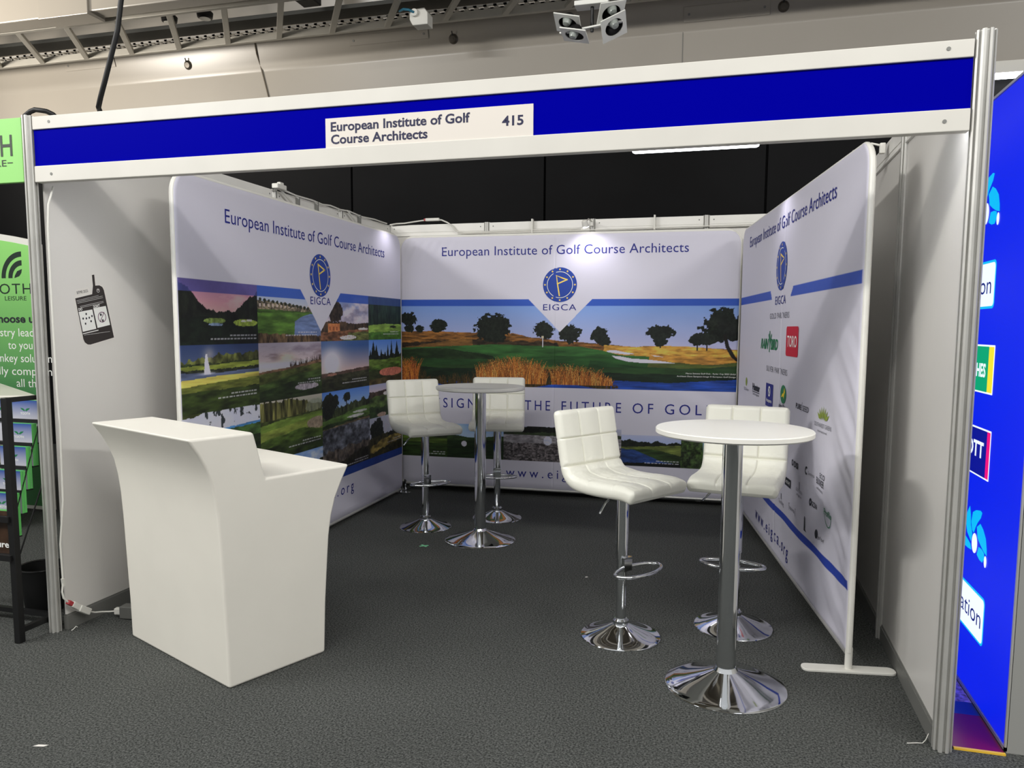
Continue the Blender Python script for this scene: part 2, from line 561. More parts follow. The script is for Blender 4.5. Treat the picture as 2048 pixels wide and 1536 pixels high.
# hanging spotlight cluster
cl = thing('spotlight_cluster', 'hanging cluster of square white spotlights above the stand', 'light', (2.29, 2.1, 3.5))
M_LAMPW = mat('lamp_white_metal', (226, 226, 220), 0.4)
MB().tube([(0.01, 0.0, -0.05), (0.01, 0.0, 1.9)], 0.011, 10).build('pole', M_BLACK, cl, smooth=True)
MB().bar((-0.20, -0.01, -0.045), (0.21, -0.01, -0.005), 0.03, 0.012).build('cross_bar', M_LAMPW, cl, bevel=0.003)
MB().bar((-0.10, 0.0, 0.12), (0.12, 0.0, 0.12), 0.10, 0.03).build('ballast', M_LAMPW, cl, bevel=0.004)
for cx, cz, rot, tilt, roll in ((-0.145, 0.01, 0.0, 0.30, 0.22), (0.135, 0.045, 0.5, 0.38, -0.45), (-0.10, -0.068, 0.0, 0.12, 0.2), (0.155, -0.040, 0.3, 0.40, -0.6)):
    Rm = Matrix.Rotation(roll, 4, 'Y') @ Matrix.Rotation(-tilt, 4, 'X') @ Matrix.Rotation(rot, 4, 'Z')
    def pf(a, b, c, Rm=Rm, cx=cx, cz=cz):
        q = Rm @ Vector((a, b, c))
        return (q.x + cx, q.y - 0.02, q.z + cz)
    mb = MB()
    N = 32
    vs = []
    for zz in (-0.004, 0.004):
        for i in range(N):
            a = 2 * PI * i / N
            c_, s_ = math.cos(a), math.sin(a)
            k = 0.086 / max(abs(c_), abs(s_))
            vs.append(pf(c_ * k, s_ * k, zz))
            vs.append(pf(0.062 * c_, 0.062 * s_, zz))
    fs = []
    for i in range(N):
        j = (i + 1) % N
        fs.append((2 * i, 2 * j, 2 * j + 1, 2 * i + 1))
        fs.append((2 * N + 2 * i, 2 * N + 2 * i + 1, 2 * N + 2 * j + 1, 2 * N + 2 * j))
        fs.append((2 * i, 2 * N + 2 * i, 2 * N + 2 * j, 2 * j))
        fs.append((2 * i + 1, 2 * j + 1, 2 * N + 2 * j + 1, 2 * N + 2 * i + 1))
    mb.add(vs, fs)
    pl = mb.build('plate', M_LAMPW, cl)
    mb = MB()
    vs = []
    rad = [(0.060, 0.0), (0.055, 0.03), (0.030, 0.06), (0.0, 0.065)]
    for i in range(24):
        for r, h in rad:
            vs.append(pf(r * math.cos(2 * PI * i / 24), r * math.sin(2 * PI * i / 24), h))
    mb.add(vs, [(i * 4 + q, ((i + 1) % 24) * 4 + q, ((i + 1) % 24) * 4 + q + 1, i * 4 + q + 1) for i in range(24) for q in range(3)])
    mb.build('lamp_bowl', M_BLACK, pl, smooth=True)
    mb = MB()
    vs = []
    rad = [(0.0, -0.035), (0.022, -0.03), (0.032, 0.0), (0.024, 0.03)]
    for i in range(20):
        for r, h in rad:
            vs.append(pf(r * math.cos(2 * PI * i / 20), r * math.sin(2 * PI * i / 20) - 0.03, h))
    mb.add(vs, [(i * 4 + q, ((i + 1) % 20) * 4 + q, ((i + 1) % 20) * 4 + q + 1, i * 4 + q + 1) for i in range(20) for q in range(3)])
    mb.build('bulb', mat('grey_glass', (150, 156, 150), 0.2), pl, smooth=True)

# ------------------------------------------------------------------ shell scheme stand
HT = 2.53


def make_post(name, label, x, y, h=HT, rz=PI / 8, R=0.030):
    pts = []
    for i in range(8):
        a0, a1 = 2 * PI * i / 8, 2 * PI * (i + 1) / 8
        p0 = Vector((math.cos(a0), math.sin(a0))) * R
        p1 = Vector((math.cos(a1), math.sin(a1))) * R
        inn = -(p0 + p1).normalized() * R * 0.28
        pts += [p0, p0.lerp(p1, 0.3), p0.lerp(p1, 0.3) + inn, p0.lerp(p1, 0.7) + inn, p0.lerp(p1, 0.7)]
    mb = MB()
    mb.prism([(p.x, p.y) for p in pts], lambda a, b, t: (a, b, h * t))
    o = mb.build(name, M_ALU)
    o.location = (x, y, 0)
    o.rotation_euler = (0, 0, rz)
    return tag(o, label, 'post', 'aluminium posts of the stand')


ORD = ['first', 'second', 'third', 'fourth']
make_post('aluminium_post', 'grooved aluminium post at the left front corner, carrying the blue fascia', -0.032, -0.008)
make_post('aluminium_post', 'grooved aluminium post at the right front corner, beside the blue lightbox', 4.016, 0, 2.55, R=0.034)
for i, y in enumerate((1.0, 2.0, 3.0)):
    make_post('aluminium_post', 'aluminium post in the left side wall, %s behind the left front post' % ORD[i], 0, y)
make_post('aluminium_post', 'aluminium post at the back left corner of the stand', 0, 4)
for i, x in enumerate((1.0, 2.0, 3.0)):
    make_post('aluminium_post', 'aluminium post in the back wall, %s from the back left corner' % ORD[i], x, 4)
make_post('aluminium_post', 'aluminium post at the back right corner behind the right banner', 4, 4)
for i, y in enumerate((1.07, 2.05, 3.03)):
    make_post('aluminium_post', 'aluminium post in the right side wall, %s behind the right front post' % ORD[i], 4, y)


def shell_panel(label, a, b, side):
    """panel between two posts a and b; side = unit vector towards the inside"""
    a, b = Vector((*a, 0)), Vector((*b, 0))
    d = (b - a)
    L = d.length
    d.normalize()
    o = thing('wall_panel', label, 'wall panel', ((a + b) / 2), math.atan2(d.y, d.x), 'white shell panels of the stand')
    h = L / 2 - 0.027
    MB().box(-h, h, -0.004, 0.004, 0.075, 2.43).build('infill', M_PANEL, o)
    tr_ = MB().box(-h, h, -0.013, 0.013, 2.455, HT - 0.004).box(-h, h, -0.017, 0.017, 2.42, 2.428).box(-h, h, -0.009, 0.009, 2.428, 2.455).build('top_rail', M_WRAIL, o)
    for s in (-1, 1):
        m_ = MB()
        for q in (-1, 1):
            m_.prism([(0.006 * math.cos(i), 0.006 * math.sin(i)) for i in np.linspace(0, 2 * PI, 10, endpoint=False)], lambda p, r, t: (s * (h - 0.035) + p, q * (0.0125 + 0.002 * t), 2.492 + r))
        m_.build('screw', M_RAILG, tr_)
    MB().box(-h, h, -0.013, 0.013, 0.0, 0.07).box(-h, h, -0.008, 0.008, 0.07, 0.078).build('bottom_rail', M_RAILG, o)
    return o


LL = ['white wall panel of the left side, next to the left front post, with a notice on it',
      'white wall panel of the left side, second behind the front post, mostly behind left banner',
      'white wall panel of the left side, third behind the front post, behind left banner',
      'white wall panel of the left side, nearest the back left corner']
for i in range(4):
    shell_panel(LL[i], (0, i), (0, i + 1), 1)
LB = ['white wall panel of the back wall, nearest the back left corner',
      'white wall panel of the back wall, second from the back left corner',
      'white wall panel of the back wall, third from the back left corner',
      'white wall panel of the back wall, nearest the back right corner']
for i in range(4):
    shell_panel(LB[i], (i, 4), (i + 1, 4), -1)
LR = ['white wall panel of the right side, next to the right front post',
      'white wall panel of the right side, second behind the front post, beside right banner end',
      'white wall panel of the right side, third behind the front post, hidden by right banner',
      'white wall panel of the right side, nearest the back right corner']
ys = (0, 1.07, 2.05, 3.03, 4)
for i in range(4):
    shell_panel(LR[i], (4, ys[i]), (4, ys[i + 1]), -1)

# fascia
fa = thing('fascia_sign', 'long blue fascia with white rails and name plate reading 415', 'sign', (2.0, 0, 2.22))
MB().box(-1.999, 1.979, -0.02, 0.02, 0.243, 0.303).build('top_rail', M_FRAIL, fa, bevel=0.003)
MB().box(-1.999, 1.979, -0.02, 0.02, 0.0, 0.075).build('bottom_rail', M_FRAIL, fa, bevel=0.003)
MB().box(-1.999, 1.979, -0.012, 0.012, 0.075, 0.243).build('blue_infill', M_BLUE, fa)
for x in (-1.9, 1.9):
    for z in (0.035, 0.275):
        m_ = MB()
        m_.prism([(0.007 * math.cos(i), 0.007 * math.sin(i)) for i in np.linspace(0, 2 * PI, 10, endpoint=False)], lambda p, r, t: (x + p, -0.0205 + 0.004 * t - 0.001, z + r))
        m_.build('bolt', M_RAILG, fa)
np_ = MB()
np_.box(-0.460, 0.444, -0.0165, -0.011, 0.073, 0.196)
plate_o = np_.build('name_plate', M_PLATE, fa)
ff = lambda a, b: (a - 2.0, -0.0172, b - 2.22)
words(plate_o, 'name_lettering', M_NAVY, 'European Institute of Golf', 1.565, 2.183, 2.3625, 0.036, ff, bold=0.024)
words(plate_o, 'name_lettering', M_NAVY, 'Course Architects', 1.565, 2.001, 2.3105, 0.036, ff, bold=0.024)
words(plate_o, 'stand_number', M_NAVY, '415', 2.317, 2.405, 2.339, 0.036, ff, bold=0.024)

# light batten behind the fascia
o = thing('batten_light', 'lit white batten light fixed behind the lower rail of the fascia', 'light', (2.0, 0.06, 2.215), 0, 'batten lights behind the fascia')
MB().box(0.80, 1.32, -0.035, 0.05, 0.045, 0.10).build('housing', M_WHITEPLASTIC, o)
MB().box(0.82, 1.30, -0.025, 0.045, 0.012, 0.045).build('tube', M_LAMPON, o, bevel=0.012)
o = thing('batten_light', 'added unseen batten light high behind the fascia, left half of the opening', 'light', (1.2, 0.06, 2.26), 0, 'batten lights behind the fascia')  # unseen batten, added to lift the light inside the stand
MB().box(-0.9, 0.9, -0.035, 0.04, 0.03, 0.08).build('housing', M_WHITEPLASTIC, o)
MB().box(-0.88, 0.88, -0.03, 0.035, 0.0, 0.03).build('tube', M_LAMPON, o, bevel=0.01)
o = thing('batten_light', 'added unseen batten light behind the fascia next to the right front post', 'light', (3.70, 0.06, 2.26), 0, 'batten lights behind the fascia')  # unseen batten, added for the glow at the top of the right wall
MB().box(-0.25, 0.25, -0.035, 0.04, 0.03, 0.08).build('housing', M_WHITEPLASTIC, o)
MB().box(-0.24, 0.24, -0.03, 0.035, 0.0, 0.03).build('tube', M_LAMPON, o, bevel=0.01)

# ------------------------------------------------------------------ printed pictures (painted point by point on the fabric)
_T = rng.random((256, 256))


def vnoise(x, y):
    xi, yi = np.floor(x).astype(int), np.floor(y).astype(int)
    fx, fy = x - xi, y - yi
    fx, fy = fx * fx * (3 - 2 * fx), fy * fy * (3 - 2 * fy)
    g = lambda i, j: _T[i % 256, j % 256]
    return (g(xi, yi) * (1 - fx) + g(xi + 1, yi) * fx) * (1 - fy) + (g(xi, yi + 1) * (1 - fx) + g(xi + 1, yi + 1) * fx) * fy


def fbm(x, y, sx, sy=None, oc=4, seed=0):
    sy = sy or sx
    r, am, tot = 0, 1, 0
    for k in range(oc):
        r = r + am * vnoise(x * sx * 2 ** k + seed * 17.3 + 100, y * sy * 2 ** k + seed * 9.1 + 100)
        tot += am
        am *= 0.55
    return r / tot


class Art:
    def __init__(self, a, b, base=(232, 231, 234)):
        self.a, self.b = a, b
        self.A, self.B = np.meshgrid(a, b)
        self.C = np.empty(self.A.shape + (3,))
        self.C[:] = base
        self.win = np.ones(self.A.shape, bool)

    def window(self, a0, a1, b0, b1):
        self.win = (self.A >= a0) & (self.A < a1) & (self.B >= b0) & (self.B < b1)
        self.r = (a0, a1, b0, b1)

    def put(self, mask, col, alpha=1.0, var=0.0, sx=40, sy=None, seed=3):
        var = min(1.1, var * 1.5)
        m = mask & self.win
        if not m.any():
            return
        c = np.array(col, float)
        x, y = self.A[m], self.B[m]
        k = 1.0
        if var:
            k = 1 + var * 2 * (fbm(x, y, sx, sy, 4, seed) - 0.5)
            k = k[:, None]
        al = alpha[m][:, None] if isinstance(alpha, np.ndarray) else alpha
        self.C[m] = self.C[m] * (1 - al) + np.clip(c * k, 0, 255) * al

    def grad(self, c0, c1, b0, b1, a0=None, a1=None):
        """vertical gradient of a printed sky from height b0 (c0) to b1 (c1)"""
        t = np.clip((self.B - b0) / (b1 - b0), 0, 1)[..., None]
        col = np.array(c0, float) * (1 - t) + np.array(c1, float) * t
        self.C[self.win] = col[self.win]

    def below(self, pts, col, wob=0.0, ws=8, var=0.2, sx=30, sy=60, seed=1, alpha=1.0):
        p = np.array(pts)
        h = np.interp(self.a, p[:, 0], p[:, 1])
        if wob:
            h = h + wob * 2 * (fbm(self.a, self.a * 0 + seed * 3.3, ws, ws, 5, seed) - 0.5)
        self.put(self.B < h[None, :], col, alpha, var, sx, sy, seed)

    def blob(self, ca, cb, ra, rb, col, rag=0.5, sc=30, seed=1, var=0.3, alpha=1.0):
        q = ((self.A - ca) / ra) ** 2 + ((self.B - cb) / rb) ** 2
        m = (q < 2.2) & self.win
        if not m.any():
            return
        f = np.zeros(self.A.shape)
        f[m] = fbm(self.A[m], self.B[m], sc, sc, 4, seed)
        self.put(m & (q + rag * 3 * (f - 0.5) < 1), col, alpha, var, 60, 60, seed)

    def tree(self, ca, cb, ra, rb, col, seed=1, trunk=None):
        if trunk:
            self.put((abs(self.A - ca) < 0.006) & (self.B < cb) & (self.B > trunk), (34, 26, 18))
        self.blob(ca, cb, ra, rb, col, 0.55, 38, seed, 0.5)

    def conifer(self, ca, b0, b1, w, col, seed=1):
        t = np.clip((self.B - b0) / (b1 - b0), 0, 1)
        ww = w * (1 - t) * (0.6 + 0.8 * fbm(self.A, self.B, 30, 70, 3, seed))
        self.put((abs(self.A - ca) < ww) & (self.B > b0) & (self.B < b1), col, 1.0, 0.4, 60, 60, seed)

    def quad(self, pts, col, var=0.05, alpha=1.0):
        """filled polygon"""
        inside = np.zeros(self.A.shape, bool)
        n_ = len(pts)
        for i in range(n_):
            (x0, y0), (x1, y1) = pts[i], pts[(i + 1) % n_]
            if y0 == y1:
                continue
            c = ((y0 > self.B) != (y1 > self.B)) & (self.A < (x1 - x0) * (self.B - y0) / (y1 - y0) + x0)
            inside ^= c
        self.put(inside, col, alpha, var)

    def reeds(self, a0, a1, base, top, n_, cols, lean=0.3, w=0.003):
        """grass stems: base/top functions of a"""
        for _ in range(n_):
            a = random.uniform(a0, a1)
            b0, b1 = base(a), top(a)
            if b1 <= b0:
                continue
            b1 = b0 + (b1 - b0) * random.uniform(0.45, 1.05)
            ln = random.uniform(-lean, lean) * (b1 - b0)
            i0, i1 = np.searchsorted(self.a, [a - abs(ln) - 0.01, a + abs(ln) + 0.01])
            j0, j1 = np.searchsorted(self.b, [b0, b1])
            if i1 <= i0 or j1 <= j0:
                continue
            A, B = self.A[j0:j1, i0:i1], self.B[j0:j1, i0:i1]
            t = (B - b0) / (b1 - b0)
            m = (abs(A - a - ln * t * t) < w * (1.2 - t)) & self.win[j0:j1, i0:i1]
            self.C[j0:j1, i0:i1][m] = np.array(random.choice(cols)) * random.uniform(0.75, 1.1)

    def glow(self, ca, cb, ra, rb, col, k=1.0):
        q = ((self.A - ca) / ra) ** 2 + ((self.B - cb) / rb) ** 2
        self.put(q < 9, col, np.clip(k * np.exp(-q), 0, 1))

    def cloud(self, col, b0, b1, sx, sy, lo, hi, seed, k=0.9):
        f = fbm(self.A, self.B, sx, sy, 5, seed)
        al = np.clip((f - lo) / (hi - lo), 0, 1)
        al = al * np.clip((self.B - b0) / 0.03, 0, 1) * np.clip((b1 - self.B) / 0.03, 0, 1) * k
        self.put(self.B > b0, col, al)

    def caption(self, a1, b, lines, w):
        for k in range(lines):
            a = a1
            ww = w * (1.0 if k else 0.6)
            while a > a1 - ww:
                l = random.uniform(0.012, 0.035)
                self.put((self.A > a - l) & (self.A < a) & (abs(self.B - (b - 0.02 * k)) < 0.0035), (214, 214, 210), 0.75)
                a -= l + 0.009


def stripes(ar, L, top=True, cols=((46, 84, 168),)):
    """the blue band with the white pointed tab under the emblem"""
    a0, a1, tip = 1.245, 1.805, 1.525
    if top:
        ar.window(-1, 9, 1.742, 1.802)
        ar.put(ar.A > -1, cols[0], 0.86)
    return a0, a1, tip


def tab(ar, a0=1.245, a1=1.805, tip=1.525, zt=1.802, zb=1.512, base=(226, 225, 229)):
    ar.window(-1, 9, zb - 0.01, zt + 0.001)
    k = (ar.B - zb) / (zt - zb)
    lo, hi = tip + (a0 - tip) * k, tip + (a1 - tip) * k
    ar.put((ar.A > lo) & (ar.A < hi), base)


def grid_axis(lo, hi, fine, step, coarse):
    """positions from lo to hi, dense inside the given ranges"""
    p = [lo]
    while p[-1] < hi - 1e-6:
        x = p[-1]
        s = coarse
        for f0, f1 in fine:
            if f0 - 1e-6 <= x < f1:
                s = step
            elif x < f0 and x + s > f0:
                s = max(f0 - x, step)
        p.append(min(hi, x + s))
    return np.array(p)


def fabric(name, art, parent, L, z0, z1, wr, gain, m, Rc=0.13, r=0.015):
    A, B = art.A.copy(), art.B
    ins = np.zeros(B.shape)
    k = B > z1 - Rc
    ins[k] = Rc - np.sqrt(np.clip(Rc ** 2 - (B[k] - (z1 - Rc)) ** 2, 0, None))
    e = 0.16
    lo = A < e
    A[lo] = (ins + A / e * (e - ins))[lo]
    hi = A > L - e
    A[hi] = (L - ins - (L - A) / e * (e - ins))[hi]
    d = np.minimum(np.minimum(A - ins, L - ins - A), np.minimum(z1 - B, B - z0))
    r2 = 0.028
    y = -r * np.sqrt(np.clip(1 - (1 - np.clip(d / r2, 0, 1)) ** 2, 0, 1)) - wr(A, B) * np.clip(d / 0.05, 0, 1)
    h, w = A.shape
    co = np.stack([A, y, B], -1).reshape(-1, 3)
    # back sheet
    ob, oi = [], []
    rows = list(range(0, h, 4)) + ([h - 1] if (h - 1) % 4 else [])
    for j in rows:
        ob.append((A[j, 0], 0.006, B[j, 0]))
    for j in reversed(rows):
        ob.append((A[j, -1], 0.006, B[j, -1]))
    base = len(co)
    co = np.concatenate([co, np.array(ob)])
    idx = np.arange(h * w).reshape(h, w)
    q = np.stack([idx[:-1, :-1], idx[:-1, 1:], idx[1:, 1:], idx[1:, :-1]], -1).reshape(-1, 4)
    nb = len(rows)
    qb = [(base + i, base + i + 1, base + 2 * nb - 2 - i, base + 2 * nb - 1 - i) for i in range(nb - 1)]
    q = np.concatenate([q, np.array(qb)])
    me = bpy.data.meshes.new(name)
    me.vertices.add(len(co))
    me.vertices.foreach_set('co', co.astype(np.float32).ravel())
    me.loops.add(q.size)
    me.loops.foreach_set('vertex_index', q.astype(np.int32).ravel())
    me.polygons.add(len(q))
    me.polygons.foreach_set('loop_start', np.arange(0, q.size, 4, dtype=np.int32))
    me.update(calc_edges=True)
    me.polygons.foreach_set('use_smooth', np.ones(len(q), bool))
    c = np.clip(art.C, 0, 255) / 255
    l = np.where(c <= 0.04045, c / 12.92, ((c + 0.055) / 1.055) ** 2.4)
    l = np.clip(l * gain, 0, 0.66) * (0.98, 0.955, 1.09)
    col = np.ones((len(co), 4), np.float32)
    col[:h * w, :3] = l.reshape(-1, 3)
    col[h * w:, :3] = 0.60
    at_ = me.color_attributes.new('print', 'FLOAT_COLOR', 'POINT')
    at_.data.foreach_set('color', col.ravel())
    me.materials.append(m)
    o = bpy.data.objects.new(name, me)
    COL.objects.link(o)
    o.parent = parent
    return o


def emblem(parent, fn, ca=1.525, cz=1.93):
    def up(k):
        return lambda a, b: (lambda p: (p[0], p[1] - 0.0006 * k, p[2]))(fn(a, b))
    mb = MB()
    disc(mb, ca, cz, 0.153, 0.153, fn, 64)
    e = mb.build('emblem', M_EMBLEM, parent)
    e['label'] = 'round blue club emblem with a yellow flag'
    mb = MB()
    ring(mb, ca, cz, 0.112, 0.117, up(1), 64)
    mb.build('inner_ring', M_CREAM, e)
    mb = MB()
    for k in range(12):
        a = 2 * PI * k / 12 + PI / 2
        s = []
        for i in range(10):
            rr = 0.0105 if i % 2 == 0 else 0.0055
            s.append(up(1)(ca + 0.135 * math.cos(a) + rr * math.cos(PI / 2 + i * PI / 5), cz + 0.135 * math.sin(a) + rr * math.sin(PI / 2 + i * PI / 5)))
        mb.poly(s)
    mb.build('stars', M_GOLD, e)
    mb = MB()
    stroke(mb, [(ca - 0.004, cz - 0.095), (ca - 0.034, cz + 0.078), (ca + 0.064, cz + 0.044), (ca - 0.022, cz + 0.008)], 0.011, up(1))
    mb.build('flag_mark', M_GOLD, e)
    mb = MB()
    text(mb, 'EIGCA', ca - 0.150, ca + 0.150, 1.705, 0.053, fn, spacing=1.1)
    mb.build('emblem_lettering', M_PRINTBLUE, parent)


def banner(label, loc, rz, L, z0, z1, art, wr, gain, ends, feet=True):
    root = thing('fabric_banner', label, 'banner', loc, rz, 'printed fabric banners of the stand')
    m = print_mat('printed_fabric')
    fabric('fabric', art, root, L, z0, z1, wr, gain, m)
    mb = MB()
    mb.tube([(0.02, 0.004, z0 - 0.012), (L - 0.02, 0.004, z0 - 0.012)], 0.012, 10)
    mb.build('bottom_tube', M_ALU, root, smooth=True)
    ri, zt = 0.12, z1 - 0.010
    fr = [(0.010, 0.004, z0)] + [(0.010 + ri - ri * math.cos(a), 0.004, zt - ri + ri * math.sin(a)) for a in np.linspace(0, PI / 2, 9)]
    fr += [(L - p, y, z) for p, y, z in reversed(fr)]
    MB().tube(fr, 0.0145, 10).build('frame_tube', M_WHITEPLASTIC, root, smooth=True)
    for x, w0, w1, mm in ends:
        pl = MB().tube([(x, 0.006, 0.012), (x, 0.006, z0 + 0.02)], 0.0165, 14).build('pole', M_WHITEPLASTIC if mm else M_CHROME, root, smooth=True)
        ft = MB()
        ft.prism(rrect(-0.036, 0.036, w0, w1, 0.03), lambda a, b, t: (x + a, 0.006 + b, 0.012 * t))
        ft.build('foot', M_WHITEPLASTIC if mm else M_CHROME, root, bevel=0.003)
    return root


STR = (46, 84, 168)

# ---- back banner: one wide golf course picture
LBk = 3.061
ax = grid_axis(0, LBk, [(0, LBk)], 0.004, 0.004)
bz = grid_axis(0.078, 2.386, [(0.315, 0.665), (1.0, 1.815)], 0.004, 0.03)
ar = Art(ax, bz)
ar.window(0.012, LBk - 0.008, 1.012, 1.745)
ar.grad((182, 182, 210), (120, 154, 216), 1.36, 1.74)
ar.below([(0, 1.51), (0.33, 1.512), (0.72, 1.50), (1.09, 1.50), (1.22, 1.468), (1.51, 1.436), (1.95, 1.405), (2.2, 1.385), (2.4, 1.40), (2.65, 1.392), (3.06, 1.368)], (116, 78, 34), 0.008, 9, 0.55, 14, 60, 2)
ar.below([(0, 1.40), (0.3, 1.42), (0.7, 1.45), (1.0, 1.44), (1.2, 1.43), (1.5, 1.415), (1.6, 1.2)], (52, 40, 24), 0.03, 14, 0.5, 20, 50, 5)
ar.below([(0.0, 1.35), (0.7, 1.47), (0.72, 1.30)], (150, 104, 44), 0.012, 14, 0.5, 10, 60, 6, 0.55)
ar.below([(1.9, 1.2), (1.92, 1.40), (2.2, 1.386), (2.45, 1.40), (2.65, 1.392), (3.06, 1.366)], (198, 148, 60), 0.004, 9, 0.35, 12, 60, 8)
ar.below([(0, 1.355), (0.42, 1.372), (0.92, 1.396), (1.35, 1.386), (1.73, 1.381), (1.89, 1.352), (2.05, 1.316), (2.4, 1.30), (2.7, 1.268), (3.06, 1.24)], (48, 92, 40), 0.004, 6, 0.30, 5, 40, 9)
ar.below([(2.3, 1.2), (2.32, 1.335), (2.7, 1.30), (3.06, 1.31), (3.07, 1.2)], (178, 128, 52), 0.006, 9, 0.3, 12, 60, 10)
ar.below([(0.0, 1.34), (0.2, 1.355), (0.45, 1.355), (0.75, 1.315), (0.9, 1.29), (1.0, 1.2), (1.1, 1.0)], (26, 40, 18), 0.012, 9, 0.4, 14, 40, 11, 0.85)
ar.below([(0, 1.26), (0.4, 1.26), (0.9, 1.26), (1.5, 1.30), (1.9, 1.30), (2.4, 1.265), (2.8, 1.24), (3.06, 1.26)], (34, 72, 30), 0.008, 5, 0.3, 6, 40, 12, 0.7)
ar.below([(1.7, 1.0), (1.8, 1.26), (2.2, 1.215), (2.6, 1.20), (3.06, 1.23)], (26, 58, 26), 0.006, 5, 0.3, 6, 40, 13, 0.8)
ar.below([(0, 1.20), (0.5, 1.17), (1.0, 1.19), (1.6, 1.17), (2.2, 1.15), (3.06, 1.16)], (16, 32, 18), 0.01, 5, 0.4, 10, 50, 14, 0.85)
ar.quad([(1.94, 1.352), (2.02, 1.356), (2.10, 1.34), (2.19, 1.326), (2.12, 1.318), (2.02, 1.328), (1.95, 1.338)], (222, 216, 210))
ar.quad([(1.99, 1.306), (2.06, 1.303), (2.16, 1.285), (2.32, 1.276), (2.45, 1.262), (2.54, 1.248), (2.40, 1.246), (2.24, 1.248), (2.12, 1.258), (2.02, 1.284)], (228, 222, 214))
ar.quad([(2.33, 1.318), (2.40, 1.31), (2.44, 1.30), (2.36, 1.304)], (206, 198, 190))
DK = (20, 27, 18)
for ca, cb, ra, rb, tr_, sd in ((0.08, 1.625, 0.075, 0.065, 1.51, 1), (0.09, 1.535, 0.05, 0.035, 1.5, 2), (0.19, 1.535, 0.045, 0.037, 1.5, 3), (0.375, 1.562, 0.085, 0.06, 1.50, 4),
                              (0.90, 1.54, 0.165, 0.135, 1.45, 5), (1.372, 1.525, 0.095, 0.07, 1.44, 6), (1.613, 1.495, 0.10, 0.078, 1.42, 7), (1.88, 1.482, 0.08, 0.07, 1.40, 8), (1.92, 1.425, 0.06, 0.03, 1.40, 9),
                              (2.41, 1.512, 0.12, 0.062, 1.40, 10), (2.41, 1.43, 0.06, 0.04, 1.38, 11), (2.72, 1.455, 0.075, 0.05, 1.36, 12), (2.80, 1.46, 0.08, 0.05, 1.36, 13)):
    ar.tree(ca, cb, ra, rb, DK, sd, tr_)
ar.blob(2.93, 1.60, 0.16, 0.125, (16, 24, 16), 0.7, 26, 14, 0.6)
ar.blob(2.86, 1.53, 0.14, 0.08, (18, 26, 16), 0.8, 22, 15, 0.6)
ar.blob(2.98, 1.52, 0.12, 0.08, (14, 20, 14), 0.7, 22, 16, 0.6)
ar.quad([(2.93, 1.5), (2.96, 1.5), (2.985, 1.40), (3.04, 1.31), (3.06, 1.28), (3.06, 1.26), (3.0, 1.31), (2.955, 1.39)], (22, 18, 14))
ar.put((abs(ar.A - 1.365) < 0.004) & (ar.B > 1.376) & (ar.B < 1.455), (220, 216, 200))
ar.quad([(1.356, 1.455), (1.376, 1.455), (1.376, 1.476), (1.356, 1.476)], (196, 188, 150))
ar.below([(0, 1.055), (0.6, 1.05), (1.2, 1.045), (1.75, 1.065), (2.05, 1.085), (2.5, 1.075), (3.06, 1.115)], (30, 66, 142), 0.006, 10, 0.3, 6, 60, 18)
OR = [(206, 128, 48), (176, 102, 38), (226, 160, 78), (120, 70, 28), (150, 88, 34)]
tp = lambda a: np.interp(a, [0, 0.03, 0.1, 0.17, 0.30, 0.5, 0.7, 0.78, 0.95, 1.08, 1.2, 1.35, 1.41, 1.46, 1.58, 1.75, 1.85, 1.95, 2.07], [1.22, 1.25, 1.27, 1.25, 1.12, 1.16, 1.18, 1.22, 1.27, 1.295, 1.28, 1.24, 1.18, 1.20, 1.235, 1.20, 1.195, 1.13, 1.07])
ar.reeds(0.0, 2.05, lambda a: 1.03 + 0.02 * math.sin(a * 9), lambda a: float(tp(a)) * 0.97, 900, [(60, 48, 24), (84, 62, 28), (44, 44, 22)], 0.3, 0.004)
ar.reeds(0.75, 1.40, lambda a: 1.04, lambda a: float(tp(a)), 900, OR, 0.35)
ar.reeds(1.45, 2.0, lambda a: 1.04, lambda a: float(tp(a)), 520, OR, 0.45)
ar.reeds(0.0, 0.17, lambda a: 1.04, lambda a: float(tp(a)), 240, OR[:2] + [(130, 60, 30)], 0.35)
ar.window(0.012, LBk - 0.008, 1.742, 1.802)
ar.put(ar.A > -1, STR)
tab(ar, 1.235, 1.808, 1.52)
# strip of small pictures
ar.window(0.012, 0.46, 0.335, 0.655)
ar.grad((150, 176, 196), (98, 136, 190), 0.56, 0.66)
ar.below([(0, 0.60), (0.2, 0.585), (0.46, 0.60)], (28, 38, 20), 0.03, 20, 0.5, 30, 30, 21)
ar.below([(0, 0.53), (0.46, 0.515)], (70, 92, 30), 0.004, 9, 0.4, 6, 60, 22)
ar.below([(0, 0.47), (0.46, 0.46)], (38, 58, 20), 0.006, 9, 0.4, 8, 60, 23)
ar.caption(0.44, 0.38, 2, 0.2)
ar.window(0.46, 1.006, 0.335, 0.655)
ar.grad((160, 186, 206), (110, 150, 204), 0.56, 0.66)
ar.below([(0.46, 0.56), (0.7, 0.53), (1.0, 0.545)], (42, 62, 26), 0.01, 9, 0.3, 20, 60, 24)
ar.below([(0.46, 0.50), (1.0, 0.505)], (26, 44, 18), 0.0, 9, 0.3, 10, 80, 25)
ar.glow(0.58, 0.62, 0.08, 0.05, (176, 204, 230), 0.8)
ar.blob(0.625, 0.468, 0.026, 0.026, (226, 228, 224), 0.0, 20, 3, 0.1)
ar.window(1.006, 2.085, 0.335, 0.655)
ar.grad((160, 160, 160), (170, 176, 190), 0.58, 0.66)
ar.blob(1.3, 0.615, 0.28, 0.04, (20, 24, 18), 0.6, 14, 27, 0.4)
ar.below([(1.0, 0.60), (2.1, 0.60)], (48, 60, 36), 0.012, 18, 0.4, 20, 60, 28)
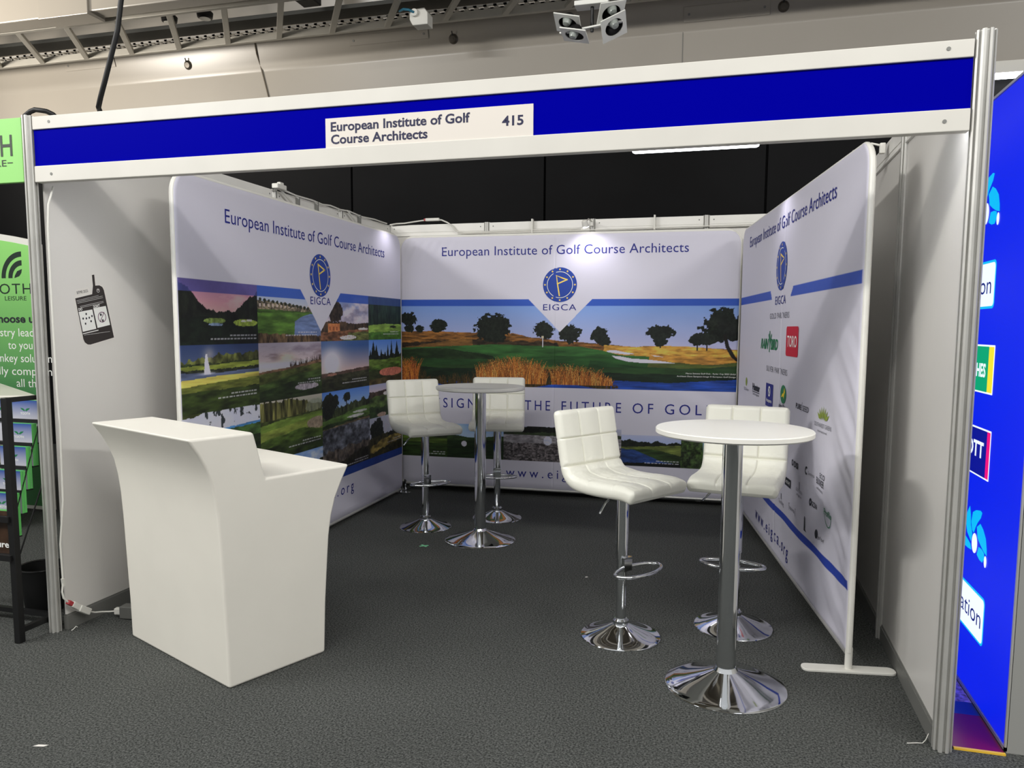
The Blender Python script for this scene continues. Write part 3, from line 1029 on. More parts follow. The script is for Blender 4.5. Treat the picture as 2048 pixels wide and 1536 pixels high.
ar.below([(1.0, 0.575), (2.1, 0.565)], (140, 138, 134), 0.004, 9, 0.3, 30, 80, 29)
ar.below([(1.0, 0.50), (2.1, 0.49)], (88, 84, 80), 0.01, 40, 0.9, 60, 90, 30)
ar.blob(1.42, 0.525, 0.04, 0.042, (196, 202, 214), 0.0, 20, 3, 0.1)
ar.window(2.085, 2.605, 0.335, 0.61)
ar.grad((160, 176, 206), (176, 184, 206), 0.54, 0.61)
ar.below([(2.08, 0.57), (2.3, 0.555), (2.6, 0.545)], (20, 26, 16), 0.03, 22, 0.5, 30, 30, 31)
ar.below([(2.08, 0.50), (2.35, 0.515), (2.6, 0.53)], (92, 104, 44), 0.006, 9, 0.4, 8, 50, 32)
ar.below([(2.08, 0.48), (2.35, 0.49), (2.6, 0.44)], (40, 60, 24), 0.008, 9, 0.4, 8, 50, 33)
ar.below([(2.08, 0.49), (2.2, 0.475), (2.3, 0.44), (2.45, 0.38), (2.6, 0.36)], (34, 60, 108), 0.006, 9, 0.5, 10, 30, 34)
ar.below([(2.08, 0.36), (2.6, 0.37)], (14, 18, 14), 0.01, 20, 0.5, 30, 30, 35)
ar.caption(2.59, 0.385, 2, 0.3)
ar.window(2.605, 2.79, 0.335, 0.61)
ar.put(ar.A > 0, (48, 66, 30), 1.0, 0.9, 50, 50, 36)
ar.window(2.79, LBk - 0.01, 0.335, 0.61)
ar.grad((60, 92, 44), (150, 180, 214), 0.46, 0.6)


def wrB(A, B):
    f = 0.004 * np.exp(-((A - 0.25) / 0.3) ** 2 - ((B - 2.28) / 0.12) ** 2) * np.sin(90 * (A * 0.8 - B * 0.45))
    f = f + 0.005 * np.exp(-((A - 2.9) / 0.3) ** 2 - ((B - 0.9) / 0.8) ** 2) * np.sin(34 * (A * 0.5 + B))
    f = f - 0.004 * np.exp(-((A - 1.47) / 0.006) ** 2)
    return f


bB = banner('printed white banner across the back wall with one wide golf course panorama', (0.24, 3.72, 0), math.atan2(0.08, 3.06), LBk, 0.078, 2.386, ar, wrB, 1.12,
            ((0.03, -0.10, 0.10, 0), (LBk - 0.03, -0.10, 0.10, 0)))
fB = lambda a, b: (a, -0.0166 - float(wrB(np.float64(a), np.float64(b))), b)
words(bB, 'heading_lettering', M_PRINTBLUE, 'European Institute of Golf Course Architects', 0.414, 2.628, 2.198, 0.080, fB, spacing=1.02)
for s_, x0, x1 in (('DESIGNING', 0.235, 1.01), ('THE', 1.205, 1.44), ('FUTURE', 1.545, 2.08), ('OF', 2.18, 2.36), ('GOLF', 2.46, 2.86)):
    words(bB, 'slogan_word', M_PRINTBLUE, s_, x0, x1, 0.803, 0.088, fB, spacing=1.45)
words(bB, 'web_address', M_PRINTBLUE, 'www.eigca.org', 1.03, 2.06, 0.18, 0.082, fB, spacing=1.5)
words(bB, 'picture_caption', M_WHITEINK, 'Marco Simone Golf Club - Ryder Cup 2023 (Italy)', 2.63, 3.045, 1.157, 0.012, fB)
words(bB, 'picture_caption', M_WHITEINK, 'Architect Dave Sampson Image © European Golf Design', 2.555, 3.045, 1.132, 0.012, fB)
emblem(bB, fB, 1.517, 1.93)

# ---- left banner: sixteen golf pictures
LLf = 3.08
ax = grid_axis(0, LLf, [(0, LLf)], 0.004, 0.004)
bz = grid_axis(0.05, 2.375, [(0.36, 1.815)], 0.004, 0.03)
ar = Art(ax, bz, (228, 228, 232))
c0, c1, c2, c3, c4 = 0.012, 0.752, 1.558, 2.372, LLf - 0.008
# row 1
ar.window(c0, c1, 1.44, 1.802)
ar.grad((232, 176, 160), (196, 142, 160), 1.6, 1.75)
ar.cloud((244, 200, 184), 1.58, 1.75, 5, 14, 0.45, 0.7, 1, 0.7)
ar.below([(0, 1.79), (0.08, 1.76), (0.16, 1.70), (0.25, 1.64), (0.34, 1.625), (0.5, 1.64), (0.6, 1.69), (0.68, 1.735), (0.75, 1.76)], (22, 26, 18), 0.03, 22, 0.7, 26, 20, 41)
ar.below([(0, 1.58), (0.25, 1.60), (0.5, 1.58), (0.75, 1.57)], (18, 26, 16), 0.01, 12, 0.5, 20, 40, 42)
ar.blob(0.33, 1.575, 0.10, 0.015, (118, 140, 66), 0.4, 14, 43, 0.3)
ar.blob(0.32, 1.553, 0.07, 0.009, (120, 140, 160), 0.3, 14, 44, 0.2)
ar.blob(0.62, 1.565, 0.13, 0.02, (150, 172, 66), 0.4, 12, 45, 0.3)
ar.blob(0.6, 1.575, 0.03, 0.007, (226, 216, 190), 0.3, 14, 46, 0.1)
ar.blob(0.66, 1.58, 0.03, 0.007, (226, 216, 190), 0.3, 14, 47, 0.1)
ar.caption(0.73, 1.49, 2, 0.45)
ar.window(c1, c2, 1.44, 1.802)
ar.grad((206, 206, 200), (150, 180, 214), 1.66, 1.8)
ar.below([(0.75, 1.71), (1.1, 1.70), (1.35, 1.675), (1.56, 1.655)], (120, 110, 84), 0.016, 40, 0.9, 70, 90, 48)
for k in range(14):
    a = 0.77 + 0.05 * k
    ar.quad([(a, 1.67), (a + 0.02, 1.67), (a + 0.02, 1.69), (a, 1.69)], (206, 190, 170))
    ar.blob(a + 0.012, 1.715 - 0.05 * k / 14, 0.016, 0.012, (40, 48, 30), 0.5, 40, k, 0.2)
ar.below([(0.75, 1.655), (1.56, 1.645)], (66, 96, 36), 0.004, 20, 0.3, 12, 60, 49)
ar.below([(0.75, 1.63), (1.25, 1.64), (1.56, 1.64)], (84, 122, 44), 0.003, 20, 0.3, 8, 50, 50)
ar.below([(1.18, 1.40), (1.2, 1.58), (1.28, 1.61), (1.4, 1.632), (1.56, 1.64)], (110, 130, 164), 0.004, 14, 0.2, 8, 60, 51)
ar.below([(0.75, 1.50), (1.0, 1.495), (1.3, 1.485), (1.56, 1.48)], (92, 74, 50), 0.012, 30, 0.7, 40, 20, 52)
ar.caption(1.50, 1.505, 2, 0.4)
ar.window(c2, c3, 1.44, 1.802)
ar.grad((190, 182, 190), (120, 150, 202), 1.6, 1.78)
ar.cloud((226, 214, 210), 1.56, 1.80, 7, 12, 0.42, 0.62, 53)
ar.cloud((120, 116, 136), 1.56, 1.74, 6, 16, 0.52, 0.74, 54, 0.6)
ar.below([(1.55, 1.58), (1.9, 1.585), (2.1, 1.57), (2.37, 1.58)], (66, 52, 36), 0.02, 30, 0.6, 40, 20, 55)
ar.blob(1.78, 1.66, 0.125, 0.075, (50, 40, 28), 0.5, 18, 56, 0.6)
ar.put((abs(ar.A - 1.78) < 0.012) & (ar.B < 1.62) & (ar.B > 1.53), (44, 34, 24))
ar.quad([(1.67, 1.50), (1.86, 1.50), (1.86, 1.57), (1.67, 1.57)], (206, 128, 74), 0.2)
for k in range(3):
    ar.quad([(1.69 + k * 0.055, 1.52), (1.71 + k * 0.055, 1.52), (1.71 + k * 0.055, 1.548), (1.69 + k * 0.055, 1.548)], (150, 82, 48))
ar.below([(1.55, 1.50), (2.0, 1.52), (2.37, 1.53)], (120, 82, 54), 0.006, 20, 0.5, 14, 60, 57)
ar.below([(1.95, 1.44), (2.0, 1.50), (2.37, 1.51)], (96, 104, 52), 0.006, 20, 0.4, 14, 60, 58)
ar.blob(2.0, 1.463, 0.14, 0.018, (224, 214, 198), 0.5, 14, 59, 0.2)
ar.blob(2.27, 1.53, 0.10, 0.01, (220, 204, 184), 0.4, 14, 60, 0.2)
ar.window(c3, c4, 1.44, 1.802)
ar.grad((38, 54, 36), (58, 72, 82), 1.56, 1.8)
ar.below([(2.37, 1.80), (3.08, 1.80)], (30, 46, 30), 0.03, 30, 0.9, 36, 14, 61, 0.8)
ar.below([(2.37, 1.56), (2.7, 1.575), (3.08, 1.57)], (134, 170, 68), 0.004, 20, 0.25, 10, 50, 62)
ar.below([(2.37, 1.50), (3.08, 1.51)], (70, 112, 40), 0.01, 14, 0.3, 14, 40, 63)
ar.blob(2.88, 1.55, 0.08, 0.01, (30, 36, 26), 0.4, 20, 64, 0.2)
ar.caption(3.0, 1.505, 2, 0.3)
# blue band over the top row
ar.window(0.012, LLf - 0.008, 1.735, 1.802)
ar.put(ar.A < c1, (70, 74, 140), 0.78, 0.1, 10)
ar.put((ar.A >= c1) & (ar.A < c3), (44, 84, 176), 0.86)
ar.put(ar.A >= c3, (56, 82, 140), 0.8)
tab(ar, 1.281, 1.878, 1.562, base=(222, 222, 226))
# row 2
ar.window(c0, c1, 1.055, 1.44)
ar.grad((74, 88, 116), (48, 66, 104), 1.34, 1.44)
ar.below([(0, 1.345), (0.2, 1.36), (0.3, 1.38), (0.5, 1.385), (0.75, 1.39)], (86, 92, 44), 0.02, 26, 0.7, 20, 16, 70)
ar.below([(0, 1.33), (0.25, 1.335), (0.3, 1.33), (0.75, 1.345)], (44, 56, 28), 0.01, 26, 0.5, 30, 30, 71)
ar.below([(0, 1.318), (0.4, 1.325), (0.75, 1.335)], (136, 150, 58), 0.006, 10, 0.35, 6, 40, 72)
ar.below([(0, 1.30), (0.35, 1.295), (0.75, 1.305)], (40, 46, 32), 0.008, 26, 0.5, 26, 40, 73)
ar.below([(0, 1.285), (0.35, 1.275), (0.75, 1.285)], (86, 98, 122), 0.003, 20, 0.3, 5, 70, 74)
ar.below([(0, 1.243), (0.35, 1.258), (0.75, 1.262)], (198, 186, 86), 0.002, 10, 0.2, 5, 60, 75)
ar.below([(0, 1.205), (0.35, 1.222), (0.75, 1.235)], (96, 104, 42), 0.004, 10, 0.4, 8, 50, 76)
ar.below([(0, 1.175), (0.75, 1.18)], (48, 62, 24), 0.01, 10, 0.5, 10, 50, 77)
ar.quad([(0.205, 1.272), (0.265, 1.272), (0.245, 1.34), (0.237, 1.388), (0.222, 1.388), (0.212, 1.34)], (232, 230, 224))
ar.glow(0.235, 1.275, 0.07, 0.008, (216, 218, 220), 0.9)
ar.glow(0.255, 1.385, 0.05, 0.04, (206, 196, 176), 0.5)
ar.caption(0.72, 1.145, 2, 0.4)
ar.window(c1, c2, 1.06, 1.44)
ar.grad((216, 196, 186), (176, 170, 176), 1.28, 1.44)
ar.cloud((142, 130, 138), 1.36, 1.44, 4, 18, 0.42, 0.66, 80)
ar.cloud((134, 116, 116), 1.30, 1.395, 3.5, 22, 0.33, 0.52, 81)
ar.glow(1.08, 1.335, 0.10, 0.03, (255, 232, 190), 0.95)
ar.glow(1.0, 1.29, 0.5, 0.03, (246, 234, 220), 0.9)
ar.below([(0.75, 1.25), (1.1, 1.27), (1.56, 1.315)], (120, 92, 66), 0.004, 20, 0.4, 20, 60, 84)
ar.reeds(1.1, 1.56, lambda a: 1.27 + 0.09 * (a - 1.1), lambda a: 1.31 + 0.09 * (a - 1.1), 60, [(70, 56, 44)], 0.2, 0.004)
ar.below([(0.75, 1.235), (1.1, 1.255), (1.56, 1.29)], (78, 88, 40), 0.006, 16, 0.5, 10, 40, 85)
ar.below([(0.75, 1.17), (1.1, 1.21), (1.56, 1.24)], (60, 80, 34), 0.012, 10, 0.5, 8, 40, 86)
ar.below([(0.75, 1.12), (1.1, 1.17), (1.56, 1.19)], (44, 62, 28), 0.012, 10, 0.5, 8, 40, 87)
ar.blob(1.35, 1.125, 0.17, 0.022, (186, 178, 176), 0.4, 12, 88, 0.2)
ar.below([(0.75, 1.09), (1.2, 1.085), (1.56, 1.10)], (38, 52, 24), 0.008, 10, 0.4, 8, 40, 89)
ar.caption(1.54, 1.175, 2, 0.3)
ar.window(c2, c3, 1.06, 1.44)
ar.grad((214, 184, 168), (62, 96, 146), 1.20, 1.40)
ar.glow(1.72, 1.28, 0.22, 0.12, (240, 226, 214), 0.75)
ar.glow(1.72, 1.28, 0.10, 0.075, (255, 252, 244), 0.95)
ar.below([(1.55, 1.195), (1.9, 1.205), (2.37, 1.225)], (84, 66, 54), 0.006, 18, 0.4, 18, 50, 92)
ar.below([(1.55, 1.165), (1.75, 1.18), (2.37, 1.20)], (56, 58, 38), 0.008, 14, 0.5, 12, 40, 93)
ar.blob(1.72, 1.185, 0.08, 0.012, (196, 140, 112), 0.5, 12, 94, 0.2, 0.7)
ar.below([(1.55, 1.12), (2.37, 1.14)], (40, 44, 26), 0.012, 14, 0.5, 12, 40, 95)
ar.caption(2.32, 1.13, 2, 0.42)
ar.window(c3, c4, 1.06, 1.44)
ar.grad((170, 192, 220), (84, 136, 210), 1.26, 1.44)
ar.below([(2.37, 1.31), (3.08, 1.31)], (44, 48, 40), 0.03, 40, 0.5, 40, 20, 96)
for a, t, w in ((2.46, 1.43, 0.07), (2.52, 1.40, 0.06), (2.62, 1.36, 0.04), (2.76, 1.40, 0.035), (2.84, 1.44, 0.04), (2.96, 1.43, 0.06), (2.70, 1.34, 0.04), (2.40, 1.36, 0.04)):
    ar.conifer(a, 1.26, t, w, (24, 32, 26), int(a * 100))
ar.below([(2.37, 1.275), (2.7, 1.265), (3.08, 1.285)], (92, 116, 46), 0.008, 16, 0.4, 10, 40, 97)
ar.below([(2.37, 1.20), (2.6, 1.215), (3.08, 1.25)], (72, 98, 36), 0.01, 12, 0.5, 10, 40, 98)
ar.below([(2.37, 1.17), (2.6, 1.18), (3.08, 1.17)], (46, 54, 26), 0.014, 12, 0.5, 10, 40, 99)
ar.blob(2.83, 1.155, 0.25, 0.035, (196, 116, 90), 0.25, 9, 100, 0.2)
ar.below([(2.37, 1.10), (3.08, 1.12)], (70, 60, 32), 0.012, 12, 0.5, 10, 40, 101)
# row 3
ar.window(c0, c1, 0.665, 1.055)
ar.put(ar.A > -1, (58, 66, 30), 1.0, 0.5, 12, 30, 110)
ar.below([(0, 1.03), (0.12, 1.04), (0.2, 1.052), (0.75, 1.056)], (206, 210, 220), 0.01, 20, 0.05, 8, 8, 111)
f_ = fbm(ar.A, ar.B, 26, 16, 4, 112)
ar.put((f_ > 0.57) & (ar.A > 0.2) & (ar.B > 0.95 + 0.06 * np.exp(-((ar.A - 0.6) / 0.12) ** 2)), (34, 42, 40), 0.9)
ar.below([(0, 0.955), (0.35, 0.945), (0.75, 0.955)], (70, 130, 176), 0.004, 20, 0.3, 8, 60, 113)
ar.below([(0, 0.93), (0.75, 0.94)], (60, 86, 40), 0.008, 20, 0.5, 12, 40, 114)
ar.below([(0, 0.86), (0.75, 0.87)], (36, 48, 24), 0.01, 20, 0.5, 12, 40, 115)
ar.window(c1, c2, 0.665, 1.06)
ar.grad((176, 180, 150), (206, 200, 176), 1.0, 1.06)
ar.below([(0.75, 1.06), (1.1, 1.05), (1.3, 1.03), (1.45, 0.99), (1.56, 1.0)], (92, 92, 48), 0.03, 30, 0.8, 40, 8, 116)
ar.blob(1.45, 0.98, 0.12, 0.05, (150, 160, 132), 0.8, 10, 117, 0.1, 0.6)
ar.below([(0.75, 0.93), (1.1, 0.935), (1.56, 0.95)], (64, 74, 34), 0.008, 18, 0.4, 20, 30, 118)
ar.below([(0.75, 0.905), (1.1, 0.925), (1.56, 0.935)], (108, 134, 52), 0.004, 10, 0.3, 8, 40, 119)
ar.below([(0.75, 0.86), (1.2, 0.885), (1.56, 0.89)], (124, 140, 58), 0.005, 10, 0.3, 8, 40, 120)
ar.blob(1.48, 0.855, 0.14, 0.045, (160, 144, 116), 0.25, 10, 121, 0.2)
ar.below([(0.75, 0.80), (1.0, 0.82), (1.3, 0.84), (1.56, 0.80)], (70, 92, 34), 0.008, 10, 0.4, 10, 40, 122)
ar.below([(0.75, 0.75), (1.3, 0.77), (1.56, 0.73)], (44, 58, 24), 0.01, 10, 0.5, 10, 40, 123)
ar.caption(1.53, 0.745, 2, 0.42)
ar.window(c2, c3, 0.665, 1.06)
ar.grad((170, 196, 226), (84, 134, 206), 0.9, 1.06)
ar.below([(1.55, 0.92), (1.9, 0.93), (2.1, 0.95), (2.37, 0.97)], (48, 56, 32), 0.035, 26, 0.7, 34, 16, 124)
ar.blob(1.69, 0.975, 0.125, 0.075, (26, 32, 22), 0.5, 18, 125, 0.5)
ar.blob(1.64, 0.91, 0.09, 0.06, (24, 30, 20), 0.5, 18, 126, 0.5)
ar.blob(1.95, 1.0, 0.065, 0.035, (28, 34, 24), 0.6, 22, 127, 0.5)
ar.put((abs(ar.A - 1.95) < 0.008) & (ar.B < 1.0) & (ar.B > 0.9), (30, 28, 22))
ar.below([(1.55, 0.84), (1.9, 0.865), (2.1, 0.895), (2.37, 0.905)], (84, 114, 48), 0.006, 14, 0.4, 9, 40, 128)
ar.below([(1.55, 0.81), (2.37, 0.82)], (40, 54, 28), 0.02, 14, 0.5, 9, 40, 129)
ar.blob(2.1, 0.835, 0.17, 0.011, (204, 206, 190), 0.4, 12, 130, 0.1)
ar.blob(2.2, 0.865, 0.13, 0.009, (200, 204, 186), 0.4, 12, 131, 0.1)
ar.below([(1.55, 0.775), (2.0, 0.80), (2.37, 0.81)], (112, 98, 68), 0.01, 14, 0.4, 12, 40, 132)
ar.window(c3, c4, 0.665, 1.06)
ar.grad((206, 190, 190), (170, 176, 196), 0.99, 1.06)
ar.below([(2.37, 0.99), (2.6, 1.0), (3.08, 1.02)], (66, 52, 42), 0.012, 16, 0.4, 24, 40, 133)
ar.below([(2.37, 0.94), (2.6, 0.96), (3.08, 0.97)], (72, 94, 40), 0.02, 10, 0.6, 9, 20, 134)
ar.below([(2.37, 0.86), (2.8, 0.87), (3.08, 0.88)], (50, 72, 30), 0.03, 9, 0.6, 10, 20, 135)
ar.blob(2.72, 0.97, 0.07, 0.018, (210, 200, 186), 0.4, 12, 136, 0.1)
ar.blob(2.62, 0.79, 0.09, 0.02, (196, 168, 138), 0.4, 12, 137, 0.1)
# row 4
ar.window(c0, c1, 0.435, 0.665)
ar.put(ar.A > -1, (50, 66, 36), 1.0, 0.5, 12, 20, 140)
ar.window(c1, c2, 0.435, 0.665)
ar.grad((186, 196, 206), (120, 160, 206), 0.5, 0.665)
ar.cloud((226, 228, 228), 0.52, 0.67, 6, 16, 0.45, 0.68, 141)
ar.below([(0.75, 0.5), (1.2, 0.52), (1.4, 0.555), (1.56, 0.585)], (40, 48, 26), 0.03, 24, 0.6, 30, 20, 142)
ar.window(c2, c3, 0.435, 0.79)
ar.put(ar.B < 0.775 + 0.02 * (ar.A - 1.6) / 0.8, (92, 96, 100), 1.0, 1.0, 16, 26, 143)
ar.below([(1.55, 0.60), (2.37, 0.62)], (88, 76, 60), 0.04, 12, 0.9, 30, 24, 144, 0.75)
ar.below([(1.55, 0.50), (1.9, 0.50), (2.1, 0.55), (2.37, 0.56)], (38, 36, 26), 0.03, 20, 0.8, 30, 24, 145)
ar.caption(2.33, 0.475, 2, 0.4)
ar.window(c3, c4, 0.435, 0.79)
ar.put(ar.B < 0.775, (196, 202, 210), 1.0, 0.15, 8, 8, 146)
ar.blob(2.52, 0.66, 0.14, 0.10, (30, 34, 24), 0.6, 18, 147, 0.5)
ar.blob(2.95, 0.68, 0.12, 0.09, (34, 36, 24), 0.7, 18, 148, 0.5)
ar.below([(2.37, 0.60), (2.7, 0.62), (3.08, 0.64)], (52, 50, 28), 0.03, 18, 0.6, 24, 20, 149)
ar.below([(2.37, 0.52), (2.6, 0.57), (2.8, 0.585), (3.08, 0.58)], (128, 112, 54), 0.02, 14, 0.6, 14, 40, 150)
ar.below([(2.37, 0.47), (2.7, 0.50), (3.08, 0.53)], (48, 46, 24), 0.02, 14, 0.6, 20, 30, 151)
ar.caption(3.04, 0.545, 2, 0.3)
ar.window(0.012, LLf - 0.008, 0.375, 0.437)
ar.put(ar.A > -1, (34, 66, 140), 1.0, 0.08, 8)


def wrL(A, B):
    w_ = np.exp(-((A - 2.6) / 0.45) ** 2 - ((B - 0.12) / 0.20) ** 2)
    f = 0.016 * w_ * np.sin(26 * (0.35 * A + B) + 3 * A)
    f = f + 0.004 * np.exp(-((B - 0.2) / 0.15) ** 2) * np.sin(13 * A + 30 * B)
    return f


bL = banner('printed white banner along the left wall with a mosaic of golf course pictures', (0.35, 0.49, 0), math.atan2(3.076, -0.053), LLf, 0.05, 2.375, ar, wrL, 1.0,
            ((0.03, -0.16, 0.16, 1), (LLf - 0.012, -0.10, 0.10, 0)))
fL = lambda a, b: (a, -0.0166 - float(wrL(np.float64(a), np.float64(b))), b)
words(bL, 'heading_lettering', M_PRINTBLUE, 'European Institute of Golf Course Architects', 0.44, 2.704, 2.145, 0.080, fL, spacing=1.02)
words(bL, 'web_address', M_PRINTBLUE, 'www.eigca.org', 0.98, 2.05, 0.235, 0.082, fL, spacing=1.5)
emblem(bL, fL, 1.565, 1.915)

# ---- right banner: sponsor logos
LR_ = 3.125
ax = grid_axis(0, LR_, [(0, LR_)], 0.0125, 0.0125)
bz = grid_axis(0.09, 2.358, [(0.355, 0.435), (1.72, 1.83)], 0.005, 0.014)
ar = Art(ax, bz, (226, 226, 230))
u = lambda x: LR_ - x
ar.window(0.0, u(0.02), 1.742, 1.802)
ar.put((ar.A < 1.188 + 0.93 * (1.802 - ar.B)) | (ar.A > 1.839 - 1.1 * (1.802 - ar.B)), (60, 92, 182))
ar.window(0.0, u(0.02), 0.372, 0.42)
ar.put(ar.A > -1, (44, 72, 168))


def wrR(A, B):
    U = LR_ - A
    n1 = fbm(U, B, 1.6, 1.6, 2, 31)
    w_ = np.exp(-(U / 0.8) ** 2) * np.clip(1 - abs(B - 0.85) / 0.95, 0, 1)
    f = 0.009 * w_ * np.sin(16 * (B - 0.6 * U) + 9 * n1) * (0.4 + 1.2 * fbm(U, B, 3, 5, 2, 33))
    f = f + 0.0045 * np.exp(-(U / 0.26) ** 2) * np.clip(1 - abs(B - 0.9) / 1.0, 0, 1) * np.sin(52 * (B - 0.6 * U) + 8 * n1)
    f = f + 0.006 * np.exp(-((B - 0.2) / 0.25) ** 2) * np.sin(9 * U + 9 * B + 5 * n1)
    f = f - 0.004 * np.exp(-((A - LR_ / 2) / 0.012) ** 2)
    return f


bR = banner('printed white banner along the right wall with rows of sponsor logos', (3.32, 3.69, 0), math.atan2(-3.091, 0.457), LR_, 0.09, 2.358, ar, wrR, 0.95,
            ((0.03, -0.10, 0.10, 0), (LR_ - 0.015, -0.205, 0.205, 1)))
fR = lambda a, b: (a, -0.0176 - float(wrR(np.float64(a), np.float64(b))), b)
words(bR, 'heading_lettering', M_PRINTBLUE, 'European Institute of Golf Course Architects', u(2.775), u(0.456), 2.18, 0.078, fR, spacing=1.02)
words(bR, 'web_address', M_PRINTBLUE, 'www.eigca.org', u(2.175), u(1.12), 0.182, 0.082, fR, spacing=1.5)
emblem(bR, fR, u(1.615), 1.945)
words(bR, 'heading_lettering', M_GREYINK, 'GOLD PARTNERS', u(1.92), u(1.356), 1.615, 0.036, fR, spacing=1.2)
words(bR, 'heading_lettering', M_GREYINK, 'SILVER PARTNERS', u(1.97), u(1.346), 1.262, 0.036, fR, spacing=1.2)
fR2 = lambda a, b: (fR(a, b)[0], fR(a, b)[1] - 0.001, b)


def logo(m, draw, label=None):
    mb = MB()
    draw(mb)
    o = mb.build('sponsor_logo', m, bR)
    if label:
        o['label'] = label
    return o


def W_(s, x0, x1, z, cap, fn=fR, **k):
    """a line of logo lettering between distances x0 > x1 from the front edge"""
    return lambda mb: text(mb, s, u(x0), u(x1), z, cap, fn, **k)


lg = logo(M_GREENINK, W_('RAIN', 2.194, 1.93, 1.412, 0.066, bold=0.03, shear=0.25), 'green two-word sponsor logo with a bird between the words')
W_('BIRD', 1.86, 1.64, 1.412, 0.066, fR, bold=0.03, shear=0.25)(mb := MB())
mb.build('logo_word', M_GREENINK, lg)
mb = MB()
for pts in ([(u(1.93), 1.505), (u(1.89), 1.45), (u(1.90), 1.40)], [(u(1.845), 1.505), (u(1.885), 1.45)], [(u(1.90), 1.525), (u(1.89), 1.45)]):
    stroke(mb, pts, 0.018, fR)
mb.build('bird_mark', M_GREENINK, lg)
q = logo(M_REDINK, lambda mb: mb.poly([fR(a, b) for a, b in rrect(u(1.408), u(1.103), 1.383, 1.562, 0.02)]), 'red rounded square sponsor logo')
words(q, 'logo_lettering', M_WHITEINK, 'TORO', u(1.375), u(1.135), 1.440, 0.065, fR2, bold=0.01)
q = logo(M_OLIVEINK, lambda mb: disc(mb, u(2.727), 1.135, 0.032, 0.034, fR, 16))
words(q, 'logo_lettering', M_GREYINK, 'ELGreen', u(2.82), u(2.62), 1.066, 0.024, fR)
q = logo(M_DARKINK, W_('Hunter', 2.46, 2.18, 1.095, 0.046, bold=0.045))
words(q, 'logo_lettering', M_DARKINK, 'Golf Irrigation', u(2.45), u(2.20), 1.058, 0.018, fR)
stroke(mb := MB(), [(u(2.46), 1.083), (u(2.19), 1.083)], 0.006, fR)
mb.build('logo_line', M_DARKINK, q)
q = logo(M_PRINTBLUE, lambda mb: mb.poly([fR(u(1.96), 1.025), fR(u(1.73), 1.025), fR(u(1.73), 1.180), fR(u(1.96), 1.180)]), 'dark blue rectangular sponsor logo')
mb = MB()
ring(mb, u(1.845), 1.128, 0.024, 0.036, fR2, 20)
stroke(mb, [(u(1.86), 1.138), (u(1.83), 1.118)], 0.012, fR2)
mb.build('crown_mark', M_WHITEINK, q)
words(q, 'logo_lettering', M_WHITEINK, 'Husqvarna', u(1.93), u(1.76), 1.055, 0.022, fR2, bold=0.02)
q = logo(M_GREENINK, lambda mb: disc(mb, u(1.43), 1.142, 0.078, 0.058, fR, 28), 'green oval sponsor logo with a yellow deer')
mb = MB()
mb.poly([fR2(a, b) for a, b in ((u(1.48), 1.12), (u(1.45), 1.145), (u(1.42), 1.15), (u(1.40), 1.185), (u(1.38), 1.16), (u(1.40), 1.14), (u(1.41), 1.115), (u(1.43), 1.13))])
mb.build('deer_mark', M_YELLOWINK, q)
words(q, 'logo_lettering', M_DARKINK, 'John Deere', u(1.56), u(1.29), 1.053, 0.026, fR, bold=0.02)
q = logo(M_DARKINK, W_('PURE', 1.10, 0.965, 1.092, 0.030, bold=0.02, shear=0.2))
words(q, 'logo_lettering', M_DARKINK, 'SEED', u(0.94), u(0.80), 1.092, 0.030, fR, shear=0.2)
stroke(mb := MB(), [(u(0.965), 1.085), (u(0.945), 1.136)], 0.005, fR)
mb.build('logo_line', M_DARKINK, q)
mb = MB()
for k in range(-3, 4):
    a = k * 0.36
    x, z = u(0.53) + 0.012 * k, 1.085
    mb.poly([fR(x + dx * math.cos(-a) + dz * math.sin(a), z + dz * math.cos(a) - dx * math.sin(a)) for dx, dz in ((0, 0), (-0.010, 0.03), (0, 0.072), (0.010, 0.03))])
q = mb.build('sponsor_logo', M_OLIVEINK, bR)
q['label'] = 'olive grass tuft sponsor logo'
words(q, 'logo_lettering', M_GREYINK, 'SOUTHWEST GREENS', u(0.665), u(0.385), 1.046, 0.021, fR)
words(q, 'logo_lettering', M_GREYINK, 'international', u(0.60), u(0.45), 1.020, 0.013, fR)
# lower rows of small logos
logo(M_DARKINK, lambda mb: stroke(mb, [(u(1.31), 0.79), (u(1.31), 0.74)], 0.024, fR))
q = logo(M_DARKINK, W_('DSI', 1.085, 0.98, 0.750, 0.032, bold=0.04))
ring(mb := MB(), u(1.12), 0.767, 0.010, 0.020, fR, 16)
mb.build('logo_mark', M_DARKINK, q)
q = logo(M_DARKINK, lambda mb: ring(mb, u(0.80), 0.778, 0.013, 0.023, fR, 20, 0.8, 5.5))
words(q, 'logo_lettering', M_GREYINK, 'Continental', u(0.77), u(0.65), 0.765, 0.016, fR)
q = logo(M_DARKINK, W_('BUNKER', 0.60, 0.43, 0.750, 0.034, bold=0.01))
words(q, 'logo_lettering', M_DARKINK, 'ECO', u(0.52), u(0.42), 0.792, 0.026, fR)
words(q, 'logo_lettering', M_DARKINK, 'solutions', u(0.59), u(0.45), 0.722, 0.015, fR)
q = logo(M_DARKINK, lambda mb: mb.poly([fR(u(1.285), 0.605), fR(u(1.14), 0.605), fR(u(1.14), 0.655), fR(u(1.285), 0.655)]), 'black rectangular sponsor logo')
words(q, 'logo_lettering', M_WHITEINK, 'LANDSCAPES', u(1.27), u(1.155), 0.622, 0.018, fR2)
q = logo(M_GREYINK, W_('GOLF DESIGN', 1.02, 0.86, 0.625, 0.017))
words(q, 'logo_lettering', M_GREYINK, 'irrigation', u(1.0), u(0.88), 0.600, 0.014, fR)
stroke(mb := MB(), [(u(0.942), 0.680), (u(0.942), 0.648)], 0.012, fR)
mb.build('logo_mark', M_GREYINK, q)
